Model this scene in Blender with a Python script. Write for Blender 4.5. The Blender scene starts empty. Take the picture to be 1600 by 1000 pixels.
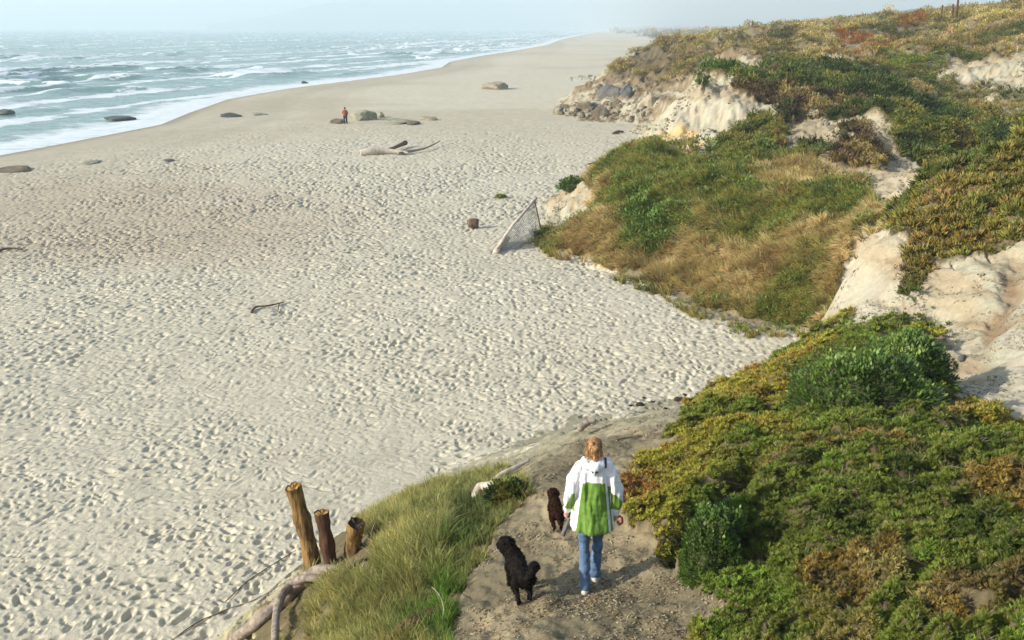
import bpy, bmesh, math, random
import numpy as np
from mathutils import Vector, Matrix, Quaternion

random.seed(7)
RNG = np.random.default_rng(11)
R = math.radians
scene = bpy.context.scene
COL = scene.collection

# ------------------------------------------------------------------ camera
CAM_Z = 10.0
PITCH = R(17.5)
FPX = 1450.0                                   # focal length in pixels of the 1600 px wide photograph
cam_d = bpy.data.cameras.new('camera')
cam_d.sensor_width = 36.0
cam_d.lens = 36.0 * FPX / 1600.0
cam_d.clip_start = 0.1
cam_d.clip_end = 20000.0
cam = bpy.data.objects.new('camera', cam_d)
cam.location = (0, 0, CAM_Z)
cam.rotation_euler = (math.pi / 2 - PITCH, 0, 0)
COL.objects.link(cam)
scene.camera = cam

# ------------------------------------------------------------------ light
SUN_EL = 24.0
SUN_TO = Vector((-0.93, -0.37, 0)).normalized()          # horizontal direction towards the sun
world = bpy.data.worlds.new('World')
scene.world = world
world.use_nodes = True
wn = world.node_tree
for n in list(wn.nodes):
    wn.nodes.remove(n)
w_out = wn.nodes.new('ShaderNodeOutputWorld')
w_bg = wn.nodes.new('ShaderNodeBackground')
w_sky = wn.nodes.new('ShaderNodeTexSky')
w_sky.sky_type = 'NISHITA'
w_sky.sun_disc = False
w_sky.sun_elevation = R(SUN_EL)
w_sky.sun_rotation = math.atan2(SUN_TO.x, SUN_TO.y)
w_sky.air_density = 1.0
w_sky.dust_density = 1.5
w_sky.ozone_density = 1.0
w_bg.inputs['Strength'].default_value = 0.10
wn.links.new(w_sky.outputs[0], w_bg.inputs['Color'])
wn.links.new(w_bg.outputs[0], w_out.inputs['Surface'])

sun_d = bpy.data.lights.new('sun', 'SUN')
sun_d.energy = 5.0
sun_d.angle = R(0.6)
sun_d.color = (1.0, 0.935, 0.78)
sun = bpy.data.objects.new('sun', sun_d)
sv = Vector((SUN_TO.x * math.cos(R(SUN_EL)), SUN_TO.y * math.cos(R(SUN_EL)), math.sin(R(SUN_EL))))
sun.rotation_euler = sv.to_track_quat('Z', 'Y').to_euler()
sun.location = (-40, -20, 60)
COL.objects.link(sun)

scene.view_settings.view_transform = 'Standard'
scene.view_settings.look = 'None'
scene.view_settings.exposure = 0.92
scene.view_settings.gamma = 1.0
scene.view_settings.use_curve_mapping = False
scene.render.engine = 'CYCLES'
scene.cycles.max_bounces = 5
scene.cycles.volume_bounces = 2
scene.cycles.use_denoising = True

# ------------------------------------------------------------------ helpers
CP, SP = math.cos(PITCH), math.sin(PITCH)

def ray(px, py):
    return ((px - 800.0), FPX * CP + (500.0 - py) * SP, -FPX * SP + (500.0 - py) * CP)

def at_y(px, py, Y):
    """world point seen at photo pixel (px, py) at forward distance Y"""
    dx, dy, dz = ray(px, py)
    return (dx * Y / dy, Y, CAM_Z + dz * Y / dy)

def at_z(px, py, z):
    dx, dy, dz = ray(px, py)
    k = (z - CAM_Z) / dz
    return (dx * k, dy * k, z)

def project(x, y, z):
    f = y * CP - (z - CAM_Z) * SP
    u = y * SP + (z - CAM_Z) * CP
    f = np.maximum(f, 1e-3)
    return 800.0 + FPX * x / f, 500.0 - FPX * u / f

def _hash(ix, iy, seed):
    h = (ix.astype(np.int64) * 374761393 + iy.astype(np.int64) * 668265263 + seed * 1442695041) & 0xffffffff
    h = ((h ^ (h >> 13)) * 1274126177) & 0xffffffff
    h = (h ^ (h >> 16)) & 0xffffffff
    return (h / 4294967295.0).astype(np.float32)

def vnoise(x, y, seed=0):
    ix = np.floor(x); iy = np.floor(y)
    fx = (x - ix).astype(np.float32); fy = (y - iy).astype(np.float32)
    fx = fx * fx * fx * (fx * (fx * 6 - 15) + 10); fy = fy * fy * fy * (fy * (fy * 6 - 15) + 10)
    a = _hash(ix, iy, seed); b = _hash(ix + 1, iy, seed)
    c = _hash(ix, iy + 1, seed); d = _hash(ix + 1, iy + 1, seed)
    return (a + (b - a) * fx) * (1 - fy) + (c + (d - c) * fx) * fy

def fbm(x, y, octs=4, seed=0, gain=0.5):
    """about -0.5 .. 0.5"""
    s = 0.0; a = 1.0; t = 0.0
    ca, sa = math.cos(0.6), math.sin(0.6)
    for o in range(octs):
        s = s + a * (vnoise(x, y, seed + o * 17) - 0.5)
        t += a; a *= gain
        x, y = (x * ca - y * sa) * 2.03 + 11.3, (x * sa + y * ca) * 2.03 - 4.7
    return s / t * 1.6

def smooth(a, b, x):
    t = np.clip((x - a) / (b - a), 0, 1)
    return t * t * (3 - 2 * t)

def mix3(a, b, t):
    return a * (1 - t[..., None]) + b * t[..., None]

def inpoly(px, py, poly):
    inside = np.zeros(px.shape, bool)
    n = len(poly)
    for i in range(n):
        x1, y1 = poly[i]; x2, y2 = poly[(i + 1) % n]
        if y1 == y2:
            continue
        c = ((y1 > py) != (y2 > py)) & (px < (x2 - x1) * (py - y1) / (y2 - y1) + x1)
        inside ^= c
    return inside

def node_mat(name):
    m = bpy.data.materials.new(name)
    m.use_nodes = True
    nt = m.node_tree
    return m, nt, nt.nodes['Principled BSDF']

def tag(o, label=None, cat=None, group=None, kind=None):
    if label: o['label'] = label
    if cat: o['category'] = cat
    if group: o['group'] = group
    if kind: o['kind'] = kind
    return o

def mesh_obj(name, verts, faces, mat=None, parent=None, smooth_shade=False):
    me = bpy.data.meshes.new(name)
    me.from_pydata([tuple(v) for v in verts], [], [tuple(f) for f in faces])
    me.update()
    if smooth_shade:
        me.polygons.foreach_set('use_smooth', [True] * len(me.polygons))
    if mat is not None:
        me.materials.append(mat)
    o = bpy.data.objects.new(name, me)
    COL.objects.link(o)
    if parent is not None:
        o.parent = parent
    return o

def fast_mesh(name, V, F):
    """V (n,3) float, F (m,k) int with the same k"""
    me = bpy.data.meshes.new(name)
    V = np.ascontiguousarray(V, np.float32); F = np.ascontiguousarray(F, np.int32)
    m, k = F.shape
    me.vertices.add(len(V)); me.vertices.foreach_set('co', V.ravel())
    me.loops.add(m * k); me.loops.foreach_set('vertex_index', F.ravel())
    me.polygons.add(m); me.polygons.foreach_set('loop_start', np.arange(0, m * k, k, dtype=np.int32))
    me.polygons.foreach_set('use_smooth', np.ones(m, bool))
    me.update(calc_edges=True)
    return me

def empty(name, loc=(0, 0, 0), rz=0.0):
    o = bpy.data.objects.new(name, None)
    o.empty_display_size = 0.2
    o.location = loc
    o.rotation_euler = (0, 0, rz)
    COL.objects.link(o)
    return o

# ------------------------------------------------------------------ shoreline
SEA_Z = -0.9
SHORE_PX = [(-420, 330), (-150, 262), (0, 236), (130, 212), (215, 196), (262, 178), (330, 156), (430, 139), (520, 128),
            (610, 117), (675, 106), (690, 97), (740, 88), (800, 79), (850, 70), (872, 62), (900, 56), (925, 51)]
_sh = np.array([at_z(a, b, SEA_Z)[:2] for a, b in SHORE_PX])
_sh = _sh[np.argsort(_sh[:, 1])]
_sh = np.vstack([[-160, -60], [-85, 10], _sh, [400, 4200], [900, 7500]])

def shore_s(x, y):
    """distance landward of the water line, metres (negative in the sea)"""
    xs = np.interp(y, _sh[:, 1], _sh[:, 0])
    xs2 = np.interp(y + 6, _sh[:, 1], _sh[:, 0]); xs1 = np.interp(y - 6, _sh[:, 1], _sh[:, 0])
    g = (xs2 - xs1) / 12.0
    return (x - xs) / np.sqrt(1 + g * g)

# ------------------------------------------------------------------ terrain control points
C = []
def P(px, py, Y): C.append(at_y(px, py, Y))
def Z(px, py, z): C.append(at_z(px, py, z))
def W(x, y, z): C.append((x, y, z))

# path and knoll
for px, py, z in [(850, 1000, 4.95), (1000, 1000, 5.0), (1100, 1000, 5.1), (740, 1000, 4.8), (850, 925, 4.78), (940, 925, 4.75),
                  (1040, 925, 4.85), (780, 925, 4.65), (850, 850, 4.6), (960, 850, 4.65), (1030, 860, 4.8), (770, 850, 4.45),
                  (870, 780, 4.5), (960, 780, 4.5), (800, 800, 4.35), (900, 730, 4.35), (980, 730, 4.4), (850, 740, 4.3),
                  (900, 688, 4.1), (980, 690, 4.15), (1050, 672, 4.1), (1000, 715, 4.3)]:
    Z(px, py, z)
W(-0.5, 4.5, 5.2); W(1.5, 4.5, 5.4); W(0.5, 3, 5.8); W(-0.5, 0, 7.6); W(1, 0, 8.0); W(2.5, -2, 8.3); W(0, -3, 8.4)
# slope beyond the path crest down to the beach
Z(900, 668, 2.9); Z(980, 664, 2.7); Z(1060, 655, 2.6)
Z(840, 700, 2.7); Z(760, 745, 2.9); Z(700, 768, 2.6)
Z(880, 662, 1.3); Z(980, 650, 1.2); Z(1080, 640, 1.3); Z(780, 712, 1.0); Z(700, 748, .9)
Z(1000, 640, -.15); Z(880, 655, -.1); Z(780, 700, -.1); Z(690, 745, -.1); Z(1090, 630, -.2); Z(1160, 602, -.1)
# grass bank left of the path
for px, py, z in [(700, 1000, 4.5), (620, 1000, 4.25), (540, 1000, 3.7), (700, 920, 4.3), (620, 920, 4.0), (550, 920, 3.4),
                  (740, 850, 4.25), (670, 850, 3.9), (600, 860, 3.35), (760, 790, 4.1), (690, 790, 3.5), (640, 800, 3.0),
                  (480, 1000, 2.9), (430, 1000, 1.9), (380, 1000, .8), (330, 1000, -.1), (520, 905, 3.0), (480, 920, 1.8), (450, 930, 1.0), (400, 940, -.1),
                  (560, 850, 2.3), (530, 850, .9), (470, 880, -.1), (540, 830, -.2), (620, 790, 1.4), (600, 780, -.1)]:
    Z(px, py, z)
W(-2.2, 5, 4.4); W(-4, 4.5, 2.9); W(-6, 4.5, 1); W(-8, 4, -.3); W(-2, 2, 5.6); W(-5, 1, 4.0); W(-8, 0, 1.0); W(-12, 0, -.6)
# right bank in the foreground
for px, py, Y in [(1080, 860, 8.4), (1130, 800, 8.9), (1200, 750, 9.4), (1050, 760, 9.9), (1100, 700, 11.2), (1040, 705, 11.6), (1000, 790, 9.7),
                  (1300, 720, 9.8), (1400, 700, 9.9), (1500, 690, 10.2), (1600, 700, 9.8), (1600, 850, 6.7), (1500, 850, 7.0),
                  (1400, 850, 7.35), (1250, 850, 7.7), (1150, 900, 7.4), (1600, 1000, 5.4), (1450, 1000, 5.7),
                  (1300, 1000, 6.0), (1180, 1000, 6.35), (1090, 650, 14.2), (1200, 650, 13.2), (1300, 650, 12.2),
                  (1200, 590, 17.0), (1300, 590, 15.6), (1400, 600, 14.2), (1440, 650, 11.8), (1280, 535, 20.2), (1360, 520, 19.0),
                  (1440, 495, 18.6), (1150, 612, 15.8), (1130, 610, 17.8), (1200, 573, 20.5), (1255, 530, 24.0)]:
    P(px, py, Y)
W(5, 3.5, 6.3); W(7, 6, 6.6); W(4, 1, 7.4); W(8, 2, 7.2); W(9, 9, 5.9); W(12, 6, 6.6)
# sand face in the middle distance (second headland)
for px, py, Y in [(1285, 512, 25.2), (1320, 450, 25.8), (1345, 395, 26.4), (1390, 347, 27.0), (1400, 480, 21.5), (1400, 430, 23.8), (1440, 450, 22.8),
                  (1450, 400, 24.8), (1350, 480, 23.5), (1480, 560, 17.4), (1500, 600, 15.6), (1560, 640, 13.6), (1600, 675, 12.4), (1600, 640, 13.3),
                  (1600, 560, 15.8), (1600, 500, 17.6), (1540, 500, 18.6), (1540, 440, 21.2), (1600, 420, 21.4), (1500, 430, 22.3),
                  (1600, 330, 25.5), (1500, 350, 26.0), (1430, 300, 28.6), (1450, 256, 30.6), (1500, 240, 31.4), (1600, 222, 32.0), (1560, 280, 28.5)]:
    P(px, py, Y)
W(16, 34.5, 4.4); W(19.5, 36, 4.6); W(24, 36, 5.2); W(28, 30, 6.6); W(30, 22, 7.2); W(24, 15, 6.6); W(18, 8, 7.0); W(13.4, 33, 3.4)
W(11.6, 29.4, 1.9); W(8.5, 26.2, .3); W(9.2, 27.6, .7); W(10.3, 29.0, 1.2); W(8.2, 25.0, -.1)
P(1462, 520, 21.0); P(1472, 570, 18.6); P(1478, 610, 16.6)
# hanging grass slope (third headland)
for px, py, Y in [(870, 345, 46.5), (900, 305, 49), (940, 262, 52.5), (1000, 224, 56), (1060, 238, 53), (1050, 422, 36.6),
                  (1050, 350, 40), (1050, 300, 43.5), (1100, 248, 51), (1000, 400, 38.6), (1000, 330, 42), (960, 380, 40.4), (950, 330, 43.5),
                  (1150, 420, 34.2), (1150, 350, 38), (1150, 280, 44), (1150, 243, 49.5), (1250, 420, 32.8), (1250, 350, 37),
                  (1250, 300, 41), (1250, 240, 48), (1330, 440, 31.2), (1350, 350, 35), (1350, 300, 39), (1370, 250, 46),
                  (1100, 450, 34.5), (1200, 470, 31.9)]:
    P(px, py, Y)
for px, py in [(850, 378), (930, 412), (1000, 442), (1080, 477), (1150, 503), (1220, 514), (1262, 512)]:
    Z(px, py, 0.1)
for px, py in [(838, 385), (840, 350), (870, 310), (905, 275), (925, 424), (990, 452), (1060, 487), (1130, 515), (1200, 530), (1240, 545), (1215, 556)]:
    Z(px, py, -0.5)
W(3.0, 58, -.5); W(6.0, 61, -.5)
# cream cliff (fourth headland)
for px, py, Y in [(1100, 226, 60), (1100, 200, 64), (1100, 132, 67.5), (1110, 113, 72), (1012, 200, 67), (1050, 161, 70), (1090, 119, 73),
                  (1040, 215, 62), (1060, 195, 65), (1180, 190, 62.5), (1165, 140, 67), (1200, 215, 56), (1200, 182, 59.5), (1210, 150, 66), (1220, 115, 72), (1280, 160, 63),
                  (1250, 200, 56), (1300, 130, 68), (1300, 110, 78), (1350, 200, 54), (1350, 160, 62), (1400, 110, 80), (1400, 170, 54.5),
                  (1385, 205, 50.5), (1385, 232, 47.5), (1500, 262, 49), (1600, 232, 53), (1550, 185, 69), (1480, 215, 60), (1440, 190, 57), (1480, 165, 66), (1600, 150, 68), (1500, 100, 85), (1600, 100, 78)]:
    P(px, py, Y)
W(7.4, 64, -.5); W(9.5, 72, -.5); W(12.5, 78, -.3); W(15, 86, -.5); W(16.5, 80, 3)
# rocky point and plateau
for px, py, Y in [(900, 166, 117), (950, 141, 120), (950, 168, 113), (970, 102, 128), (1000, 86, 130), (1040, 67, 133), (1000, 152, 110),
                  (1040, 122, 115), (1080, 102, 117), (1100, 62, 140), (1200, 51, 170), (1300, 44, 180), (1400, 42, 150), (1470, 40, 130),
                  (1500, 32, 125), (1600, 18, 110), (1600, 60, 90), (1500, 60, 105), (1400, 80, 98), (1300, 80, 105), (1200, 80, 110),
                  (1100, 90, 106), (1200, 105, 92), (1120, 100, 96)]:
    P(px, py, Y)
for px, py in [(868, 178), (900, 187), (950, 191), (1018, 194)]:
    Z(px, py, 0.1)
for px, py in [(850, 180), (880, 196), (950, 202), (1010, 205), (860, 165), (900, 145), (945, 118)]:
    Z(px, py, -0.6)
W(12, 150, -.6); W(16, 180, -.6); W(30, 175, 7); W(30, 200, 4); W(28, 240, -.4); W(50, 220, 8.3); W(90, 220, 11.5)
W(45, 300, -.4); W(75, 300, 7); W(120, 300, 12); W(70, 420, -.3); W(120, 420, 7); W(200, 400, 14); W(100, 600, -.3); W(150, 600, 3.5)
W(260, 600, 12); W(170, 1000, .5); W(260, 1000, 4.5); W(500, 1000, 10); W(260, 1600, 1.5); W(420, 1700, 5); W(900, 1600, 12)
W(450, 3000, 3); W(900, 3000, 10); W(2500, 3000, 30); W(90, 110, 14); W(60, 60, 10); W(50, 30, 9); W(60, 0, 9); W(30, 0, 8.2); W(30, -30, 9)
# open beach
for _x, _y in ((34, 215), (40, 260), (52, 320), (66, 420), (88, 540), (125, 750), (165, 1000), (250, 1500), (330, 2200), (480, 3200), (700, 5000), (100, 2500), (200, 4500), (400, 7000), (0, 7000), (-300, 7000)):
    W(_x, _y, -0.6)
for yy, xs in [(5, (-16, -30, -60)), (12, (-9, -14, -25, -45)), (20, (-5, 2, -12, -25, -45)), (24, (5.5, 0)), (30, (3, -8, -25, -50)),
               (36, (2, -5)), (45, (-4, -12, -35)), (60, (0, -10, -30, -60)), (80, (2, 8, -15, -50)), (100, (8, -10, -40)), (130, (6, -10, -40)),
               (180, (8, -20, -40)), (260, (0, 20, -30)), (400, (0, 30)), (600, (40, 10)), (1000, (90, 50)), (1800, (160, 120)), (3000, (230, 300)), (-20, (-20, -50))]:
    for xx in xs:
        W(xx, yy, -0.6)

C = np.array(C, np.float64)
def to_al(x, y):
    d = np.sqrt(x * x + y * y)
    return np.arctan2(x, y), np.log(np.maximum(d, 1.5))
_ca, _cl = to_al(C[:, 0], C[:, 1])
_Zc = C[:, 2]
_D = np.sqrt((_ca[:, None] - _ca[None]) ** 2 + (_cl[:, None] - _cl[None]) ** 2)
_n = len(C)
_A = np.zeros((_n + 1, _n + 1)); _A[:_n, :_n] = _D - 0.004 * np.eye(_n); _A[:_n, _n] = 1; _A[_n, :_n] = 1
_w = np.linalg.solve(_A, np.append(_Zc, 0.0))

def rbf(x, y):
    a, l = to_al(np.asarray(x, np.float32).ravel(), np.asarray(y, np.float32).ravel())
    out = np.empty(a.shape, np.float32)
    wa, wl = _ca.astype(np.float32), _cl.astype(np.float32)
    ww = _w[:_n].astype(np.float32)
    for i in range(0, len(a), 20000):
        d = np.sqrt((a[i:i + 20000, None] - wa) ** 2 + (l[i:i + 20000, None] - wl) ** 2)
        out[i:i + 20000] = d @ ww + _w[_n]
    return out.reshape(np.shape(x))

def footprints(x, y):
    """trodden dry sand: one dent per jittered cell, two sizes; metres of height"""
    out = np.zeros(x.shape, np.float32)
    wx = x + 0.35 * fbm(x * 0.6, y * 0.6, 2, 91); wy = y + 0.35 * fbm(x * 0.6, y * 0.6, 2, 95)
    dd = np.sqrt(x * x + y * y)
    for cell, dep, seed, L, Wd, prob, wt in ((0.355, 0.064, 201, 0.115, 0.060, 0.78, smooth(15, 33, dd)), (0.21, 0.038, 301, 0.068, 0.036, 0.66, 1.0),
                                             (0.29, 0.052, 351, 0.092, 0.046, 0.45, smooth(45, 14, dd))):
        cx = np.floor(wx / cell); cy = np.floor(wy / cell)
        best = np.zeros(x.shape, np.float32)
        for di in (-1, 0, 1):
            for dj in (-1, 0, 1):
                ix = cx + di; iy = cy + dj
                jx = (ix + 0.12 + 0.76 * _hash(ix, iy, seed)) * cell
                jy = (iy + 0.12 + 0.76 * _hash(ix, iy, seed + 1)) * cell
                th = 0.55 + 1.3 * (_hash(ix, iy, seed + 2) - 0.5) * 2
                sc = 0.6 + 0.8 * _hash(ix, iy, seed + 3)
                on = _hash(ix, iy, seed + 4) < prob
                dx = wx - jx; dy = wy - jy
                u = (dx * np.cos(th) + dy * np.sin(th)) / (L * sc); v = (-dx * np.sin(th) + dy * np.cos(th)) / (Wd * sc)
                r2 = u * u + v * v
                h = np.where(on, -np.exp(-(r2 ** 1.15)) * sc + 0.13 * np.exp(-(np.sqrt(r2) - 1.7) ** 2 / 0.16) * sc, 0)
                best = np.where(np.abs(h) > np.abs(best), h, best)
        out += best * dep * wt * 0.9
    return out

def beach_z(x, y, s):
    z = 0.10 * fbm(x / 9, y / 9, 3, 5) + 0.03 * fbm(x / 2.2, y / 2.2, 2, 6)
    w = 22.0
    return z * smooth(4, 24, s) - (0.9 - 0.55 * smooth(0, 10, s) - 0.35 * smooth(8, w + 8, s)) + np.minimum(s, 0) * 0.06

HILL = {}
def terrain(x, y, detail=True):
    """ground height; also returns hill amount"""
    zr = rbf(x, y)
    s = shore_s(x, y)
    d = np.sqrt(x * x + y * y)
    hm = smooth(0.1, 1.2, zr)
    big = fbm(x / 3.1, y / 3.1, 4, 41)
    ridg = np.abs(fbm(x / 2.1 + 2, y / 2.1, 3, 57))
    far = smooth(16, 50, d)
    pathm = np.exp(-(((x - 0.6) / 1.9) ** 2)) * smooth(16, 12, y)
    nz = hm * (1 - 0.85 * pathm) * (big * (0.32 + 0.7 * far) - ridg * (0.15 + 0.45 * far))
    nz = nz + hm * far * smooth(70, 110, d) * fbm(x / 9, y / 9, 4, 77) * 1.6
    z = zr + nz - 4.0 * smooth(42, 12, s) + 0.3 * np.minimum(s, 0)
    bz = beach_z(x, y, s)
    k = 0.12
    h = np.clip(0.5 + 0.5 * (z - bz) / k, 0, 1)
    zz = bz * (1 - h) + z * h + k * h * (1 - h)
    return zz, h, s
# ------------------------------------------------------------------ terrain mesh
az = np.concatenate([-0.60 - np.cumsum(np.geomspace(0.004, 0.09, 18))[::-1], np.linspace(-0.60, 0.61, 860),
                     0.61 + np.cumsum(np.geomspace(0.004, 0.09, 18))])
def lspace(a, b, st): return np.arange(math.log(a), math.log(b), st)
ld = np.concatenate([lspace(1.6, 5.2, 0.02), lspace(5.2, 13, 0.0042), lspace(13, 50, 0.0031), lspace(50, 150, 0.0055), lspace(150, 7400, 0.035)])
NA, NL = len(az), len(ld)
AZ, LD = np.meshgrid(az, ld)            # rows = distance
GX = (np.exp(LD) * np.sin(AZ)); GY = (np.exp(LD) * np.cos(AZ))
GZ, GH, GS = terrain(GX, GY)
GD = np.exp(LD)
PX, PY = project(GX, GY, GZ)
warp = 10.0
n1 = fbm(AZ * 22, LD * 22, 5, 401, .62); n2 = fbm(AZ * 22, LD * 22, 5, 501, .62)

def region(poly, y0, y1, soft=10.0, x=None, y=None, px=None, py=None, nn=None):
    """mask (bool) of ground inside an outline measured in the photograph and between two forward distances"""
    px = PX if px is None else px; py = PY if py is None else py
    y = GY if y is None else y
    a, b = (n1, n2) if nn is None else nn
    sc = soft * 4.5
    return inpoly(px + a * sc, py + b * sc, poly) & (y > y0) & (y < y1)

REG = dict(
    bank=([(965, 772), (1000, 715), (1090, 640), (1130, 606), (1200, 572), (1278, 522), (1312, 510), (1400, 512), (1448, 488), (1452, 590), (1490, 640), (1570, 650),
           (1620, 690), (2400, 700), (2600, 1600), (1080, 1500), (1075, 1010), (1130, 955), (1060, 905), (1048, 862), (1000, 832), (975, 800)], 1.5, 25.5),
    top2=([(1388, 322), (1450, 250), (1530, 220), (1620, 205), (2100, 150), (2100, 420), (1600, 402), (1500, 425), (1440, 408), (1405, 372)], 23.5, 34),
    hang2=([(1408, 398), (1445, 400), (1450, 440), (1425, 468), (1410, 450)], 18, 28),
    slope3=([(838, 362), (900, 372), (925, 330), (950, 275), (985, 236), (1010, 224), (1060, 240), (1130, 254), (1230, 256), (1330, 300), (1392, 330), (1340, 380),
             (1322, 450), (1290, 512), (1225, 516), (1160, 512), (1130, 496), (1060, 468), (1000, 444), (950, 412), (880, 386)], 29, 58),
    tuft4=([(1120, 240), (1180, 190), (1212, 182), (1232, 225), (1190, 247)], 48, 66),
    mid4=([(1275, 255), (1310, 220), (1345, 205), (1378, 235), (1392, 268), (1335, 268), (1300, 262)], 40, 60),
    spots4=([(1230, 252), (1262, 228), (1275, 250), (1250, 262)], 40, 60),
    top4=([(1085, 122), (1100, 100), (1180, 96), (1250, 105), (1400, 140), (1480, 170), (1620, 190), (1900, 190), (1900, 300), (1600, 300), (1470, 285), (1425, 240), (1380, 190),
           (1300, 150), (1180, 126), (1110, 116)], 36, 92),
    under4=([(1165, 126), (1300, 150), (1345, 172), (1335, 196), (1290, 172), (1240, 178), (1190, 158)], 45, 75),
    plateau=([(1030, 72), (1050, 55), (1300, 30), (1500, -30), (2200, -100), (2200, 200), (1600, 175), (1480, 155), (1400, 130), (1250, 102), (1180, 92), (1100, 96), (1040, 84)], 60, 330),
    pgreen=([(1370, 92), (1460, 84), (1475, 105), (1380, 112)], 60, 330),
    prust=([(1290, 72), (1340, 58), (1400, 78), (1360, 96), (1300, 90)], 60, 330),
    psand=([(1270, 84), (1330, 84), (1345, 102), (1290, 106)], 60, 330),
    psand2=([(1460, 92), (1540, 88), (1600, 82), (1620, 130), (1560, 152), (1510, 138), (1470, 110)], 55, 330),
    point=([(955, 112), (1040, 60), (1100, 62), (1100, 110), (1030, 130), (985, 125)], 100, 160),
)
M = {k: region(v[0], v[1], v[2]) for k, v in REG.items()}
isH = GH > 0.6
def blur(m, n):
    m = m.astype(np.float32)
    for _ in range(n):
        m = (np.roll(m, 1, 0) + np.roll(m, -1, 0) + np.roll(m, 1, 1) + np.roll(m, -1, 1) + m) / 5
    return m
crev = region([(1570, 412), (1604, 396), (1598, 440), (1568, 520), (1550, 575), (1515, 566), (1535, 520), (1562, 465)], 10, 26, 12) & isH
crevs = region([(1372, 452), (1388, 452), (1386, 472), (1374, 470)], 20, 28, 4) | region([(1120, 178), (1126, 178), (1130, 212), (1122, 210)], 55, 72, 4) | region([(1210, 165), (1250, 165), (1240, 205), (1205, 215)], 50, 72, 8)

# albedo per vertex ---------------------------------------------------
def blobp(cx, cy, rx, ry): return np.exp(-((PX - cx) / rx) ** 2 - ((PY - cy) / ry) ** 2)
def c3(r, g, b): return np.array([r, g, b], np.float32)
def lin(r, g, b):
    f = lambda v: (v / 255 / 12.92) if v / 255 <= .04045 else ((v / 255 + .055) / 1.055) ** 2.4
    return c3(f(r), f(g), f(b))
sand = np.ones(GX.shape + (3,), np.float32) * c3(0.53, 0.482, 0.375)
patch = fbm(GX / 14, GY / 7, 4, 611)
tanz = region([(-300, 250), (330, 262), (560, 290), (640, 330), (560, 400), (320, 450), (60, 430), (-300, 470)], 20, 90, 40)
tanf = smooth(0, 1, np.clip(np.exp(-((PX - 200) / 330) ** 2 - ((PY - 345) / 75) ** 2) * 1.3 + patch * 0.5, 0, 1)) * (GY > 15)
sand = mix3(sand, c3(0.44, 0.37, 0.275), np.clip(tanf, 0, 1) * 0.95)
sand = mix3(sand, c3(0.56, 0.515, 0.42), smooth(0.0, 0.4, patch) * 0.5)
# firmer darker bands down towards the water
band = fbm(GX / 60, GS / 6 + GY / 90, 3, 633)
wetn = smooth(26, 4, GS + 18 * band) * (GS > -30)
sand = mix3(sand, c3(0.36, 0.315, 0.235), wetn * 0.6)
sand = mix3(sand, c3(0.21, 0.19, 0.155), smooth(5.5, 0.5, GS + 5 * band) * 0.9)
strip = smooth(0.05, 0.3, fbm(GX / 45 + 3, GY / 22, 3, 655)) * smooth(70, 110, GY)
sand = mix3(sand, c3(0.36, 0.30, 0.21), strip * 0.35)

cliff = np.ones(GX.shape + (3,), np.float32) * c3(0.40, 0.372, 0.275)
cn = fbm(GX / 1.3, GZ * 1.3 + GY * 0.3, 4, 700)
cliff = mix3(cliff, c3(0.38, 0.31, 0.21), smooth(0.08, 0.42, cn) * 0.7)
cliff = mix3(cliff, c3(0.27, 0.18, 0.10), smooth(0.12, 0.4, fbm(GX / 0.35, GZ / 1.5 + GY / 1.6, 4, 712)) * 0.6)
strata = fbm(GX / 9 + GY / 9, GZ * 2.6 + 0.5 * cn, 3, 733)
cliff = mix3(cliff, c3(0.36, 0.27, 0.17), smooth(0.05, 0.3, strata) * 0.5)
cliff = mix3(cliff, c3(0.47, 0.42, 0.34), smooth(-0.05, -0.3, strata) * 0.5)
orange4 = region([(1030, 205), (1070, 200), (1100, 215), (1105, 235), (1050, 232)], 50, 75, 12)
cliff = mix3(cliff, c3(0.62, 0.40, 0.17), orange4 * 0.75)
rockz = (GY > 98) & (GX > 4) & (GX < 26) & (GY < 128)
cliff = mix3(cliff, c3(0.20, 0.145, 0.085), rockz * smooth(-0.25, 0.1, cn + 0.35 * blobp(1000, 110, 70, 50) - .25 * blobp(1010, 175, 60, 18)) * 0.95)
foot3 = region([(900, 380), (1000, 400), (1010, 445), (930, 425), (840, 385)], 30, 50, 14)
cliff = mix3(cliff, c3(0.42, 0.28, 0.12), foot3 * 0.8)
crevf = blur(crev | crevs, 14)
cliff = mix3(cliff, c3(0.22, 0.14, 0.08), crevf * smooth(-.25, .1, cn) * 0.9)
tan4 = region([(1190, 150), (1330, 165), (1410, 165), (1440, 300), (1240, 280), (1190, 200)], 40, 75, 14)
cliff = mix3(cliff, c3(0.31, 0.25, 0.165), tan4 * smooth(-.4, .1, cn) * 0.8)
gap2_shade = region([(1445, 490), (1500, 560), (1480, 650), (1440, 640), (1450, 560)], 10, 30, 14)
cliff = mix3(cliff, c3(0.20, 0.14, 0.095), gap2_shade * 0.9)  # shadow inside the gap, painted into the sand colour as dark brown

dirt = np.ones(GX.shape + (3,), np.float32) * c3(0.18, 0.15, 0.095)
dn = fbm(GX / 0.7, GY / 0.9, 5, 810)
dirt = mix3(dirt, c3(0.33, 0.265, 0.165), smooth(-0.1, 0.35, dn) * 0.9)
dirt = mix3(dirt, c3(0.40, 0.36, 0.28), smooth(12.5, 17, GY) * 0.9)
litter = np.ones(GX.shape + (3,), np.float32) * c3(0.10, 0.078, 0.042)
litter = mix3(litter, c3(0.17, 0.125, 0.075), smooth(0.1, 0.4, fbm(GX / 0.8, GY / 0.8, 4, 840)))

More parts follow.
